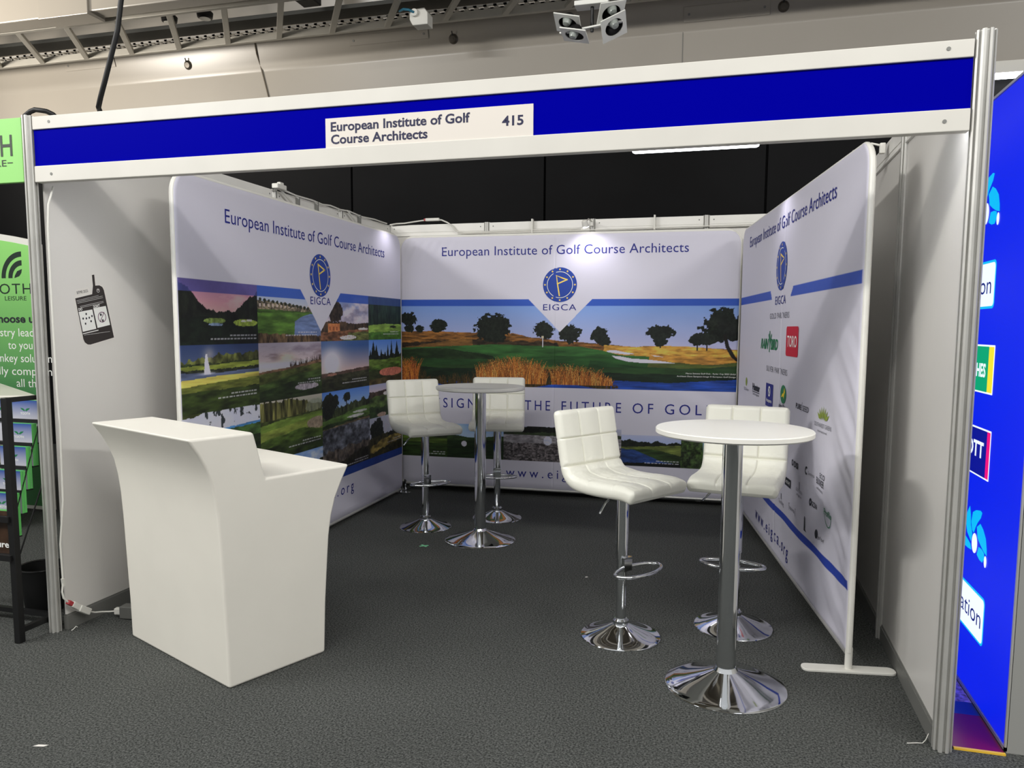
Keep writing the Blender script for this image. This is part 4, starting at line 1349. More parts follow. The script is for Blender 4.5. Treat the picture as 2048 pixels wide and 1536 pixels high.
q = logo(M_GREYINK, W_('Tendring', 1.44, 1.31, 0.460, 0.026))
stroke(mb := MB(), [(u(1.38), 0.522), (u(1.38), 0.498)], 0.012, fR)
mb.build('logo_mark', M_GREYINK, q)
q = logo(M_GREYINK, W_('sports', 1.15, 1.02, 0.485, 0.022))
for pts in ([(u(1.16), 0.515), (u(1.17), 0.515), (u(1.17), 0.475)], [(u(1.01), 0.515), (u(1.0), 0.515), (u(1.0), 0.475)]):
    stroke(mb := MB(), pts, 0.005, fR)
    mb.build('logo_bracket', M_GREYINK, q)
q = logo(M_DARKINK, W_('GCSAA', 0.665, 0.57, 0.613, 0.026, bold=0.02))
ring(mb := MB(), u(0.69), 0.628, 0.008, 0.021, fR, 16)
mb.build('logo_mark', M_DARKINK, q)
logo(M_DARKINK, lambda mb: mb.poly([fR(u(0.80), 0.525), fR(u(0.782), 0.525), fR(u(0.775), 0.455), fR(u(0.742), 0.446), fR(u(0.80), 0.446)]))
q = logo(M_DARKINK, lambda mb: disc(mb, u(0.545), 0.492, 0.023, 0.024, fR, 20))
words(q, 'logo_lettering', M_DARKINK, 'golf turf', u(0.515), u(0.42), 0.478, 0.018, fR)
q = logo(M_GREENINK, W_('Profile', 0.425, 0.285, 0.628, 0.032, bold=0.01, shear=0.2))
ring(mb := MB(), u(0.355), 0.64, 0.062, 0.067, fR, 24, PI, 2 * PI)
mb.build('logo_arc', M_GREENINK, q)

# ------------------------------------------------------------------ reception counter
prof = [(0, 0), (-0.004, 0.2), (-0.009, 0.32), (-0.014, 0.46), (-0.020, 0.62), (-0.027, 0.743), (-0.037, 0.829), (-0.052, 0.904), (-0.073, 0.962), (-0.104, 1.022), (-0.150, 1.090),
        (0.150, 1.092), (0.168, 1.026), (0.187, 0.948), (0.206, 0.886), (0.660, 0.886), (0.611, 0.803), (0.577, 0.736), (0.552, 0.656), (0.536, 0.563), (0.524, 0.42), (0.511, 0.252), (0.5, 0)]
cx_, cy_ = 1.203 - 0.9149 * 0.447 + 0.4036 * 0.25, -0.317 + 0.4036 * 0.447 + 0.9149 * 0.25
mb = MB()
mb.prism(prof, lambda a, b, t: (1.203 + 0.4036 * a - 0.9149 * t * 0.894 - cx_, -0.317 + 0.9149 * a + 0.4036 * t * 0.894 - cy_, b))
o = mb.build('reception_counter', M_COUNTER, bevel=0.013, seg=4, wn=True)
o.location = (cx_, cy_, 0)
tag(o, 'white moulded plastic reception counter with two heights, standing at left front', 'counter')


def chrome_base(R, h, rc, extra):
    return [(R, 0.0), (R, 0.006), (R * 0.985, 0.009), (R * 0.86, h * 0.20), (R * 0.68, h * 0.40), (R * 0.50, h * 0.60), (R * 0.36, h * 0.78), (R * 0.25, h * 0.93), (rc + 0.010, h)] + extra


def bistro_table(label, x, y, R, zt):
    t_ = thing('bar_table', label, 'table', (x, y, 0), 0, 'white round bar tables')
    MB().lathe(chrome_base(0.257, 0.075, 0.042, [(0.048, 0.082), (0.043, 0.092), (0.0, 0.092)]), 72).build('base', M_CHROME, t_, smooth=True)
    MB().lathe([(0.0415, 0.088), (0.0415, zt - 0.03)], 40).build('pole', M_CHROME, t_, smooth=True)
    MB().lathe([(0.0, zt - 0.035), (0.10, zt - 0.035), (0.10, zt - 0.026), (0.0, zt - 0.026)], 40).build('mounting_plate', M_BLACK, t_, smooth=True)
    MB().lathe([(0.0, zt - 0.026), (R - 0.008, zt - 0.026), (R, zt - 0.020), (R, zt - 0.004), (R - 0.004, zt), (0.0, zt)], 96).build('table_top', M_TABLE, t_, smooth=True)
    return t_


bistro_table('round white bar table in front on chrome pole, nearest the right banner', 3.242, 0.303, 0.322, 1.128)
bistro_table('round white bar table further back between the two rear stools', 1.509, 2.215, 0.318, 1.128)

# ------------------------------------------------------------------ bar stools
PATH = [(-0.268, 1.134), (-0.262, 1.10), (-0.246, 1.02), (-0.232, 0.95), (-0.222, 0.90), (-0.214, 0.865), (-0.203, 0.833), (-0.184, 0.806), (-0.155, 0.787), (-0.115, 0.777), (-0.06, 0.772), (0.02, 0.772), (0.10, 0.776), (0.16, 0.777), (0.20, 0.770), (0.228, 0.758)]


def resample(pts, n_):
    P = np.array(pts)
    for _ in range(3):
        Q = [P[0]]
        for i in range(len(P) - 1):
            Q += [P[i] * 0.75 + P[i + 1] * 0.25, P[i] * 0.25 + P[i + 1] * 0.75]
        P = np.array(Q + [P[-1]])
    d = np.concatenate([[0], np.cumsum(np.linalg.norm(np.diff(P, axis=0), axis=1))])
    s = np.linspace(0, d[-1], n_)
    return np.stack([np.interp(s, d, P[:, 0]), np.interp(s, d, P[:, 1])], 1), s, d[-1]


def cushion_parts():
    n_, m_ = 200, 120
    P, s, Ls = resample(PATH, n_)
    tng = np.gradient(P, axis=0)
    tng /= np.linalg.norm(tng, axis=1)[:, None]
    nrm = np.stack([-tng[:, 1], tng[:, 0]], 1)        # towards the sitter
    sj = s[np.argmin(np.hypot(P[:, 0] + 0.211, P[:, 1] - 0.858))]
    sb = [sj * 0.5]
    ss = [sj + (Ls - sj) * f for f in (0.42, 0.74)]
    Wd = 0.218
    w = np.linspace(-1, 1, m_) * Wd
    w = np.sin(np.linspace(-PI / 2, PI / 2, m_)) * 0.35 * Wd + w * 0.65
    Sg, Wg = np.meshgrid(s, w, indexing='ij')
    # outline: rounded corners
    rc = 0.026
    ds = np.minimum(Sg, Ls - Sg)
    shrink = np.where(ds < rc, rc - np.sqrt(np.clip(rc ** 2 - (rc - ds) ** 2, 0, None)), 0)
    Wg2 = Wg * (Wd - shrink) / Wd
    dw = (Wd - shrink) - abs(Wg2)
    d = np.minimum(dw, ds + 1e-6)
    re = 0.026
    edge = np.sqrt(np.clip(1 - (1 - np.clip(d / re, 0, 1)) ** 2, 0, 1))
    T = np.where(Sg < sj, 0.028, 0.028 + 0.010 * np.clip((Sg - sj) / 0.1, 0, 1))
    puff = 0.006 * np.cos(PI * np.clip(Wg2 / Wd, -1, 1) * 1.5) ** 2
    g = np.zeros(Sg.shape)
    for x in (-Wd / 3, Wd / 3):
        g = np.maximum(g, np.exp(-((Wg2 - x) / 0.0034) ** 2) * np.where((Sg < sj) | (abs(Wg2 - x) < 1), 1, 1))
    for x in sb + ss:
        g = np.maximum(g, np.exp(-((Sg - x) / 0.0034) ** 2) * (0.55 if x in ss else 1))
    g = np.maximum(g, 1.3 * np.exp(-((Sg - sj) / 0.008) ** 2))
    seat_w = np.where(Sg > sj, 0.7, 1.0)
    wr = 0.0022 * (np.array([[fbm(np.float64(a * 9), np.float64(b_ * 5), 3, 9, 3, 77) - 0.5 for b_ in w] for a in s])) * 2
    tf = T * edge * (1 + 0) + (puff + wr * (Sg > sj * 0.9)) * edge - 0.011 * g * edge * seat_w
    tb = T * 0.8 * edge - 0.006 * g * edge * (Sg < sj)
    front = np.stack([Wg2, P[:, 0][:, None] + nrm[:, 0][:, None] * tf, P[:, 1][:, None] + nrm[:, 1][:, None] * tf], -1)
    back = np.stack([Wg2, P[:, 0][:, None] - nrm[:, 0][:, None] * tb, P[:, 1][:, None] - nrm[:, 1][:, None] * tb], -1)
    j = int(np.argmin(abs(s - sj)))
    out = []
    for i0, i1 in ((0, j + 1), (j, n_)):
        f_, b_ = front[i0:i1], back[i0:i1]
        h = i1 - i0
        idx = np.arange(h * m_).reshape(h, m_)
        mb_ = MB()
        fs = np.stack([idx[:-1, :-1], idx[:-1, 1:], idx[1:, 1:], idx[1:, :-1]], -1).reshape(-1, 4).tolist()
        mb_.add(f_.reshape(-1, 3), fs)
        mb_.add(b_.reshape(-1, 3), [q[::-1] for q in fs])
        out.append(mb_)
    return out


def make_stool(label):
    st = thing('bar_stool', label, 'stool', (0, 0, 0), 0, 'white bar stools')
    bk, se = cushion_parts()
    se.build('seat', M_LEATHER, st, smooth=True, weld=True, ang=1.2)
    bk.build('backrest', M_LEATHER, st, smooth=True, weld=True, ang=1.2)
    MB().lathe(chrome_base(0.2, 0.068, 0.028, [(0.040, 0.072), (0.041, 0.088), (0.033, 0.096), (0.0, 0.096)]), 64).build('base', M_CHROME, st, smooth=True)
    MB().lathe([(0.0262, 0.09), (0.0262, 0.45)], 32).build('column', M_CHROME, st, smooth=True)
    MB().lathe([(0.027, 0.40), (0.0315, 0.402), (0.0315, 0.738), (0.0, 0.738)], 32).build('sleeve', M_CHROME, st, smooth=True)
    fr = MB()
    loop = [(-0.028, 0.032), (-0.07, 0.042), (-0.125, 0.062), (-0.155, 0.085), (-0.158, 0.118), (-0.130, 0.148), (-0.075, 0.172), (0.0, 0.182), (0.075, 0.172), (0.130, 0.148), (0.158, 0.118), (0.155, 0.085), (0.125, 0.062), (0.07, 0.042), (0.028, 0.032)]
    P = np.array(loop)
    for _ in range(2):
        Q = [P[0]]
        for i in range(len(P) - 1):
            Q += [P[i] * 0.75 + P[i + 1] * 0.25, P[i] * 0.25 + P[i + 1] * 0.75]
        P = np.array(Q + [P[-1]])
    fr.tube([(a, b_, 0.365) for a, b_ in P], 0.009, 12)
    fr.box(-0.03, 0.03, 0.022, 0.042, 0.345, 0.415)
    fr.build('footrest', M_CHROME, st, smooth=True)
    MB().tube([(0.02, 0.0, 0.728), (0.10, 0.0, 0.722), (0.135, 0.0, 0.700), (0.175, 0.0, 0.655)], 0.0058, 10).build('lever', M_CHROME, st, smooth=True)
    MB().box(-0.09, 0.09, -0.08, 0.10, 0.728, 0.745).build('mounting_plate', M_BLACK, st)
    return st


ST = [('white padded bar stool in front, left of the front bar table, seat turned right', 2.7315, 0.725, -121.9),
      ('white padded bar stool behind the front bar table, beside the right banner', 3.280, 1.006, 171),
      ('white padded bar stool at the back left, beside the left banner', 0.990, 2.447, -135.9),
      ('white padded bar stool behind the rear bar table, against the back banner', 1.440, 2.880, -166)]
proto = make_stool(ST[0][0])
for i, (lab, x, y, a) in enumerate(ST):
    s_ = proto if i == 0 else copy_tree(proto)
    s_.location = (x, y, 0)
    s_.rotation_euler = (0, 0, math.radians(a))
    s_['label'] = lab

# ------------------------------------------------------------------ notice on the left wall
nl = thing('paper_notice', 'dark printed notice cut like a handset, stuck on the left wall', 'notice', (0.0045, 0.30, 1.62))
fl = lambda k: (lambda a, b: (0.0004 + 0.0005 * k, a - 0.30, b - 1.62))
P_ = [(0.172, 1.6752), (0.1848, 1.725), (0.2657, 1.7402), (0.2878, 1.7118), (0.2884, 1.8057), (0.3128, 1.8114), (0.3181, 1.7551), (0.3481, 1.7582), (0.3685, 1.7480), (0.3785, 1.7324), (0.4344, 1.4751), (0.2627, 1.4377), (0.2357, 1.4423), (0.212, 1.4668)]
m_ = MB()
m_.prism(P_, lambda a, b, t: (0.0004 * t, a - 0.30, b - 1.62))
sh = m_.build('sheet', mat('white_paper', (226, 222, 216), 0.6), nl)
m_ = MB()
m_.poly([fl(1)(a, b) for a, b in [(0.1787, 1.6793), (0.2892, 1.7052), (0.297, 1.7499), (0.2935, 1.8047), (0.3091, 1.8077), (0.3126, 1.7508), (0.3408, 1.7537), (0.3598, 1.7465), (0.3695, 1.7306), (0.4254, 1.4794), (0.2631, 1.4439), (0.2443, 1.4448), (0.2264, 1.4558), (0.218, 1.472)]])
m_.build('handset_print', mat('charcoal_print', (52, 47, 46), 0.6), sh)
m_ = MB()
for q in ([(0.1959, 1.6114), (0.2851, 1.6264), (0.3054, 1.5261), (0.2163, 1.51)], [(0.2917, 1.6325), (0.377, 1.6472), (0.4011, 1.5471), (0.314, 1.5302)]):
    m_.poly([fl(2)(a, b) for a, b in q])
for a0, b0, a1, b1 in ((0.1813, 1.6676, 0.3341, 1.7004), (0.1825, 1.6611, 0.3622, 1.6988), (0.1854, 1.6546, 0.3635, 1.6906), (0.2009, 1.6393, 0.366, 1.6715), (0.2038, 1.6328, 0.3673, 1.6647), (0.2186, 1.4934, 0.4016, 1.5118)):
    stroke(m_, [(a0 + 0.006, b0), (a1 - 0.004, b1)], 0.0013, fl(2))
stroke(m_, [(0.2173, 1.5001), (0.3179, 1.5187)], 0.004, fl(2))
ring(m_, 0.3298, 1.726, 0.008, 0.010, fl(2), 20)
disc(m_, 0.3298, 1.729, 0.003, 0.003, fl(2), 10)


def rot(k, a0, b0, ang):
    c_, s_ = math.cos(ang), math.sin(ang)
    return lambda a, b: fl(k)(a0 + (a - a0) * c_ - (b - b0) * s_, b0 + (a - a0) * s_ + (b - b0) * c_)


text(m_, 'DO', 0.197, 0.221, 1.6165, 0.013, rot(2, 0.197, 1.6165, 0.17), bold=0.03)
text(m_, "DON'T", 0.294, 0.338, 1.634, 0.013, rot(2, 0.294, 1.634, 0.17), bold=0.03)
m_.build('white_print', M_WHITEINK, sh)
m_ = MB()
text(m_, 'BTME 2025', 0.192, 0.264, 1.7015, 0.0135, rot(2, 0.192, 1.7015, 0.20))
for a, b in ((0.222, 1.578), (0.243, 1.579), (0.262, 1.583), (0.280, 1.592), (0.236, 1.552), (0.273, 1.565), (0.243, 1.602)):
    disc(m_, a, b, 0.005, 0.006, fl(3), 10)
disc(m_, 0.340, 1.600, 0.006, 0.007, fl(3), 12)
disc(m_, 0.352, 1.570, 0.006, 0.007, fl(3), 12)
m_.build('dark_print', M_DARKINK, sh)
m_ = MB()
ring(m_, 0.3475, 1.5874, 0.024, 0.028, fl(3), 28)
stroke(m_, [(0.334, 1.563), (0.362, 1.613)], 0.004, fl(3))
m_.build('prohibition_mark', mat('purple_ink', (104, 62, 92), 0.6), sh)

# ------------------------------------------------------------------ cables and small fittings
tag(MB().tube([(0.75, 0.3, 5.6), (0.66, 0.0, 3.6), (0.60, -0.03, 3.2), (0.545, -0.03, 2.99), (0.519, -0.03, 2.864), (0.48, -0.03, 2.76), (0.44, -0.028, 2.66), (0.40, -0.02, 2.58), (0.372, -0.004, 2.545), (0.355, 0.022, 2.536), (0.34, 0.038, 2.50), (0.30, 0.045, 2.46), (0.2, 0.046, 2.45), (0.14, 0.046, 2.47), (0.11, 0.036, 2.51), (0.09, 0.016, 2.537), (0.07, 0.0, 2.548), (0.045, -0.006, 2.552), (0.01, -0.006, 2.558), (-0.02, -0.004, 2.552), (-0.052, -0.004, 2.535), (-0.066, 0.0, 2.50), (-0.068, 0.012, 2.40)], 0.0115, 12).build('power_cable', M_CABLEB, smooth=True),
    'black cable dropping from the ceiling onto the fascia and left front post', 'cable')
wc = thing('extension_lead', 'white lead taped down the left front post with connectors near the floor', 'cable', (0.03, 0, 0))
MB().tube([(0.012, 0.045, 2.21), (0.010, 0.012, 2.12), (0.008, 0.004, 2.0), (0.008, 0.004, 1.66), (0.010, 0.006, 1.23), (0.013, 0.010, 1.03), (0.012, 0.006, 0.68), (0.010, -0.022, 0.46), (0.012, -0.02, 0.27), (0.014, -0.03, 0.22), (0.018, -0.028, 0.188), (0.020, -0.005, 0.160)], 0.005, 8).build('lead', M_CABLEW, wc, smooth=True)
MB().bar((0.012, -0.018, 0.245), (0.012, -0.022, 0.285), 0.012, 0.012).build('cable_clip', M_CABLEW, wc)
MB().bar((0.020, -0.006, 0.160), (0.021, 0.018, 0.140), 0.022, 0.022).build('red_connector', mat('red_plastic', (176, 60, 66), 0.5), wc, bevel=0.004)
MB().bar((0.021, 0.018, 0.142), (0.023, 0.060, 0.106), 0.026, 0.030).bar((0.023, 0.055, 0.108), (0.026, 0.115, 0.066), 0.034, 0.034).build('connector', M_CABLEW, wc, bevel=0.004)
MB().tube([(0.026, 0.112, 0.068), (0.03, 0.15, 0.05), (0.04, 0.19, 0.040), (0.06, 0.215, 0.034), (0.09, 0.232, 0.034)], 0.004, 8).build('flex', M_CABLEW, wc, smooth=True)
MB().bar((0.085, 0.230, 0.036), (0.125, 0.238, 0.036), 0.03, 0.034).build('plug', M_CABLEW, wc, bevel=0.005)
pb = MB().bar((0.153, 0.240, 0.036), (0.230, 0.250, 0.036), 0.06, 0.066)
tag(pb.build('adapter_box', mat('grey_plastic', (104, 104, 100), 0.5), bevel=0.005), 'grey power adapter box on the floor behind the counter', 'adapter')

lc = thing('light_cable', 'white lighting cable looped along the top of the left wall', 'cable', (0.024, 0, 2.5))
pts = [(0.02, 1.95, 0.045), (0.02, 2.1, 0.035), (0.018, 2.25, 0.026), (0.015, 2.48, 0.030), (0.012, 2.65, 0.022), (0.012, 2.78, 0.034), (0.012, 2.95, 0.026), (0.012, 3.1, 0.036), (0.012, 3.35, 0.022), (0.012, 3.6, 0.034), (0.015, 3.75, 0.03), (0.015, 3.86, 0.03)]
MB().tube(pts, 0.007, 8).build('lead', M_CABLEW, lc, smooth=True)
for k, (y0, y1) in enumerate(((2.02, 2.24), (3.05, 3.25))):
    MB().tube([(0.024, y0, 0.03), (0.026, (y0 + y1) / 2, -0.02), (0.022, y1, -0.085)], 0.005, 8).tube([(0.024, y0 + 0.02, 0.03), (0.03, (y0 + y1) / 2 + 0.03, -0.03), (0.022, y1, -0.085)], 0.004, 8).build('drop_lead', M_CABLEW, lc, smooth=True)
MB().bar((0.036, 1.93, 0.045), (0.036, 2.05, 0.045), 0.05, 0.035).bar((0.036, 1.98, 0.06), (0.036, 2.03, 0.06), 0.03, 0.04).build('connector', M_CABLEW, lc, bevel=0.006)
for y in (2.28, 2.56, 3.3):
    MB().box(-0.008, 0.022, y, y + 0.012, -0.085, 0.032).build('strap', M_RAILG, lc)
bc = thing('light_cable', 'white lighting cable with inline connector along the top of the back wall', 'cable', (0, 3.955, 2.5))
MB().tube([(0.03, 0, 0.03), (0.098, 0, 0.038), (0.18, 0, 0.040), (0.269, 0, 0.05), (0.36, 0, 0.060), (0.434, 0, 0.064), (0.56, 0, 0.060), (0.62, 0, 0.034), (0.661, 0, 0.006), (0.70, 0, -0.04), (0.726, 0, -0.056), (0.80, 0, -0.063), (1.467, 0, -0.060), (1.9, 0, -0.060)], 0.007, 8).build('lead', M_CABLEW, bc, smooth=True)
MB().tube([(0.726, -0.004, -0.072), (1.3, -0.004, -0.078), (2.5, -0.004, -0.07), (3.6, -0.004, -0.065)], 0.006, 8).build('lead', M_CABLEW, bc, smooth=True)
MB().bar((0.40, 0, 0.066), (0.54, 0, 0.066), 0.03, 0.028).build('connector', M_CABLEW, bc, bevel=0.005)
MB().bar((0.385, 0, 0.066), (0.402, 0, 0.066), 0.022, 0.022).build('red_ring', mat('red_plastic', (176, 60, 66), 0.5), bc)
for x in (1.44, 2.55):
    MB().box(x, x + 0.014, -0.014, 0.030, -0.085, 0.042).build('strap', M_CABLEW, bc)


def arm_spot(label, base, head, aim, lit):
    o = thing('arm_spotlight', label, 'light', base, 0, 'arm spotlights on the stand walls')
    h = Vector(head) - Vector(base)
    a = (Vector(aim) - Vector(head)).normalized()
    MB().box(-0.014, 0.014, -0.014, 0.014, -0.04, 0.014).build('clamp', M_CABLEW, o, bevel=0.004)
    MB().tube([(0, 0, 0), tuple(h * 0.5 + Vector((0, 0, 0.03))), tuple(h)], 0.006, 8).build('arm', M_CABLEW, o, smooth=True)
    MB().tube([tuple(h - a * 0.03), tuple(h - a * 0.02), tuple(h + a * 0.025), tuple(h + a * 0.03)], [0.012, 0.024, 0.030, 0.030], 20).build('lamp_head', M_CABLEW, o, smooth=True)
    if lit:
        MB().tube([tuple(h + a * 0.0305), tuple(h + a * 0.034)], 0.026, 20).build('lit_lens', M_SPOTON, o, smooth=True)


arm_spot('small white arm spotlight, lit, on the middle of the back wall', (2.0, 3.945, 2.50), (2.0, 3.60, 2.44), (2.05, 3.72, 2.2), True)
lamp('spot_beam', 'SPOT', (2.0, 3.57, 2.40), 7.0, (0.93, 0.90, 1.0), 0.02, (2.05, 3.74, 1.9), spot=2.4, blend=0.9)
arm_spot('small white arm spotlight on top of the right wall behind the right banner', (3.955, 1.46, 2.50), (3.85, 1.46, 2.47), (3.3, 1.46, 2.2), False)
lamp('spot_beam', 'SPOT', (0.48, 3.22, 2.42), 2.6, (0.93, 0.90, 1.0), 0.02, (0.30, 3.20, 2.0), spot=2.4, blend=0.9)
lamp('spot_beam', 'SPOT', (3.34, 2.12, 2.40), 2.6, (0.93, 0.90, 1.0), 0.02, (3.54, 2.10, 2.0), spot=2.4, blend=0.9)

# ------------------------------------------------------------------ blue lightbox at the right
lb = thing('lightbox_wall', 'tall backlit blue advertising wall beyond the right front post', 'lightbox', (4.235, 0.034, 0))
M_LBLUE = mat('backlit_blue', (0, 0, 40), 0.5, emit=(3, 34, 244), estr=0.95)
MB().box(0.0, 0.004, 0.012, 2.9, 0.024, 2.485).build('lit_face', M_LBLUE, lb)
MB().box(0.004, 0.13, 0.0, 2.91, 0.0, 2.50).build('housing', mat('grey_powder_coat', (150, 150, 146), 0.55), lb)
MB().box(-0.003, 0.006, 0.0, 2.91, 0.006, 0.020).box(-0.003, 0.006, 0.0, 2.91, 2.489, 2.50).box(-0.003, 0.006, 0.0, 0.010, 0.006, 2.5).build('edge_trim', M_ALU, lb)
M_EW = mat('backlit_white', (200, 200, 200), 0.5, emit=(240, 250, 255), estr=1.05)
M_EC = mat('backlit_cyan', (0, 60, 80), 0.5, emit=(0, 196, 250), estr=1.0)
M_EG = mat('backlit_green', (0, 60, 40), 0.5, emit=(0, 178, 108), estr=0.9)
M_EY = mat('backlit_yellow', (80, 80, 0), 0.5, emit=(255, 236, 0), estr=1.0)
M_EP = mat('backlit_pink', (80, 0, 40), 0.5, emit=(250, 10, 120), estr=1.0)
M_ED = mat('backlit_navy', (0, 0, 20), 0.5, emit=(6, 16, 150), estr=0.9)
M_EN = mat('navy_letters', (10, 16, 90), 0.6, emit=(10, 30, 120), estr=0.6)
fx = lambda k: (lambda a, b: (-0.001 - 0.001 * k, -a - 0.034, b))          # a = -y


def sign(name, pts, m, k=0, parent=lb):
    m_ = MB()
    m_.poly([fx(k)(a, b) for a, b in pts])
    return m_.build(name, m, parent)


q = sign('logo_panel', rrect(-1.25, -0.482, 1.632, 1.828, 0.025), M_EC)
q2 = sign('logo_ground', rrect(-1.24, -0.490, 1.642, 1.818, 0.02), M_EW, 1, q)
text(MB(), 'irrigation', -1.06, -0.525, 1.693, 0.072, fx(2)).build('logo_lettering', M_EN, q)
q = sign('logo_panel', rrect(-1.10, -0.432, 1.284, 1.484, 0.004), M_EW)
sign('logo_ground', rrect(-1.095, -0.50, 1.291, 1.477, 0.003), M_EG, 1, q)
sign('logo_stripe', rrect(-0.50, -0.438, 1.291, 1.477, 0.003), M_EY, 1, q)
text(MB(), 'PITCHES', -0.80, -0.527, 1.352, 0.052, fx(2), bold=0.03).build('logo_lettering', M_EW, q)
q = sign('logo_panel', rrect(-1.10, -0.410, 0.936, 1.140, 0.004), M_EW)
sign('logo_ground', rrect(-1.095, -0.455, 0.943, 1.133, 0.003), M_ED, 1, q)
sign('logo_stripe', rrect(-0.455, -0.416, 0.943, 1.133, 0.003), M_EP, 1, q)
text(MB(), 'SCOTT', -0.835, -0.488, 1.018, 0.062, fx(2), bold=0.03).build('logo_lettering', M_EW, q)
q = sign('logo_panel', rrect(-1.25, -0.352, 0.268, 0.466, 0.025), M_EC)
sign('logo_ground', rrect(-1.24, -0.360, 0.277, 0.457, 0.02), M_EW, 1, q)
text(MB(), 'irrigation', -0.90, -0.385, 0.333, 0.075, fx(2)).build('logo_lettering', M_EN, q)


def flower(ca, cz, s, letter):
    m_ = MB()
    for pet in ([(-0.092, 0.14), (-0.126, 0.104), (-0.135, 0.06), (-0.109, 0.021), (-0.05, -0.005), (-0.037, 0.03), (-0.065, 0.064), (-0.074, 0.107)],
                [(-0.048, 0.122), (-0.006, 0.14), (0.052, 0.15), (0.072, 0.145), (0.058, 0.12), (0.021, 0.092), (-0.002, 0.066), (-0.019, 0.039), (-0.044, 0.046), (-0.062, 0.078)],
                [(0.016, 0.073), (0.058, 0.097), (0.098, 0.082), (0.136, 0.054), (0.154, 0.016), (0.159, -0.012), (0.116, -0.003), (0.069, 0.014), (0.033, 0.031)],
                [(-0.155, 0.009), (-0.122, -0.001), (-0.078, -0.011), (-0.054, -0.017), (-0.037, -0.039), (-0.089, -0.043), (-0.138, -0.042)],
                [(0.054, -0.001), (0.094, -0.001), (0.125, -0.008), (0.134, -0.028), (0.11, -0.052), (0.072, -0.051), (0.036, -0.039)]):
        m_.poly([fx(0)(ca + s * p, cz + s * r_) for p, r_ in pet])
    f_ = m_.build('flower_logo', M_EC, lb)
    m_ = MB()
    disc(m_, ca, cz, 0.036 * s, 0.042 * s, fx(1), 24)
    disc(m_, ca + 0.148 * s, cz - 0.038 * s, 0.016 * s, 0.024 * s, fx(1), 16)
    if letter:
        text(m_, 'e', ca - 0.27, ca - 0.19, cz + 0.01, 0.12, fx(1))
    m_.build('logo_dots', M_EW, f_)


flower(-0.655, 2.028, 1.05, False)
flower(-0.529, 0.653, 1.0, True)

fm = thing('reflection_print_mat', 'glossy floor mat with lightbox reflection and glow in its magenta and purple print, between right post and blue lightbox', 'mat', (4.145, 0.02, 0))  # lightbox reflection and purple glow on the floor painted as colour bands
mm = [('magenta_reflection_print', mat('magenta_reflection_print', (120, 14, 58), 0.25), 0.0, 0.285), ('blue_reflection_print', mat('dark_blue_reflection_print', (30, 58, 132), 0.3), 0.285, 0.40), ('purple_glow_print', mat('purple_glow_speckle', (150, 128, 196), 0.6, var=0.75, vscale=55), 0.40, 1.6)]
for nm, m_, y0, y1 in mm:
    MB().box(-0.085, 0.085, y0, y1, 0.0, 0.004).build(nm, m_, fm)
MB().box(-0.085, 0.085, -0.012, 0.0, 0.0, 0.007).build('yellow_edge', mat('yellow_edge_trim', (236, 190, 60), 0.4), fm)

# ------------------------------------------------------------------ neighbouring stand at the left
hd = thing('green_header', 'light green header sign of the neighbouring stand left of the post', 'sign', (-0.565, -0.005, 2.225))
MB().box(-0.5, 0.498, -0.012, 0.012, 0.0, 0.30).build('board', M_GREEN, hd, bevel=0.002)
fh = lambda a, b: (a + 0.565, -0.0135, b - 2.225)
words(hd, 'sign_lettering', M_GREENDK, 'OOTH', -0.50, -0.126, 2.350, 0.098, fh, bold=0.004, spacing=1.15)
words(hd, 'sign_lettering', M_GREENDK, 'LEISURE', -0.40, -0.166, 2.303, 0.030, fh)
stroke(m_ := MB(), [(-0.158, 2.318), (-0.13, 2.318)], 0.004, fh)
m_.build('sign_dash', M_GREENDK, hd)
bd = thing('green_backdrop', 'green printed backdrop with arc logo and white text at far left', 'banner', (-2.75, 2.0, 0))
m_ = MB()
top = [(-0.75, 2.38), (0.2, 2.285), (0.35, 2.262), (0.55, 2.225), (0.62, 2.19)]
m_.prism([(-0.75, 0.02), (0.62, 0.02)] + list(reversed(top)), lambda a, b, t: (a, 0.03 * t, b))
m_.build('white_frame', M_WHITEPLASTIC, bd)
m_ = MB()
m_.prism([(-0.74, 0.05), (0.60, 0.05), (0.60, 2.14)] + [(a, b - 0.05) for a, b in reversed(top[:-1])], lambda a, b, t: (a, -0.002 * t, b))
GB = bpy.data.materials.new('green_backdrop_print')
GB.use_nodes = True
n = GB.node_tree
b = n.nodes['Principled BSDF']
b.inputs['Roughness'].default_value = 0.55
t = n.nodes.new('ShaderNodeTexCoord')
x_ = n.nodes.new('ShaderNodeSeparateXYZ')
mr = n.nodes.new('ShaderNodeMapRange')
mr.inputs['From Min'].default_value = 1.0
mr.inputs['From Max'].default_value = 2.25
rr = n.nodes.new('ShaderNodeValToRGB')
rr.color_ramp.elements[0].color = (*lin((70, 132, 78)), 1)
rr.color_ramp.elements[1].color = (*lin((150, 222, 118)), 1)
n.links.new(t.outputs['Object'], x_.inputs[0])
n.links.new(x_.outputs['Z'], mr.inputs['Value'])
n.links.new(mr.outputs[0], rr.inputs[0])
n.links.new(rr.outputs[0], b.inputs['Base Color'])
m_.build('print', GB, bd)
fb = lambda a, b: (a + 2.75, -0.003, b)
m_ = MB()
ring(m_, -2.315, 1.925, 0.170, 0.212, fb, 20, PI / 2, PI)
ring(m_, -2.315, 1.925, 0.100, 0.142, fb, 20, PI / 2, PI)
m_.poly([fb(-2.315 + dx, 1.925 + dz) for dx, dz in ((0, 0.072), (-0.05, 0.055), (-0.075, 0.02), (-0.08, 0), (-0.03, 0.015), (-0.008, 0.04))])
m_.build('arc_logo', mat('dark_green_ink', (18, 40, 28), 0.6), bd)
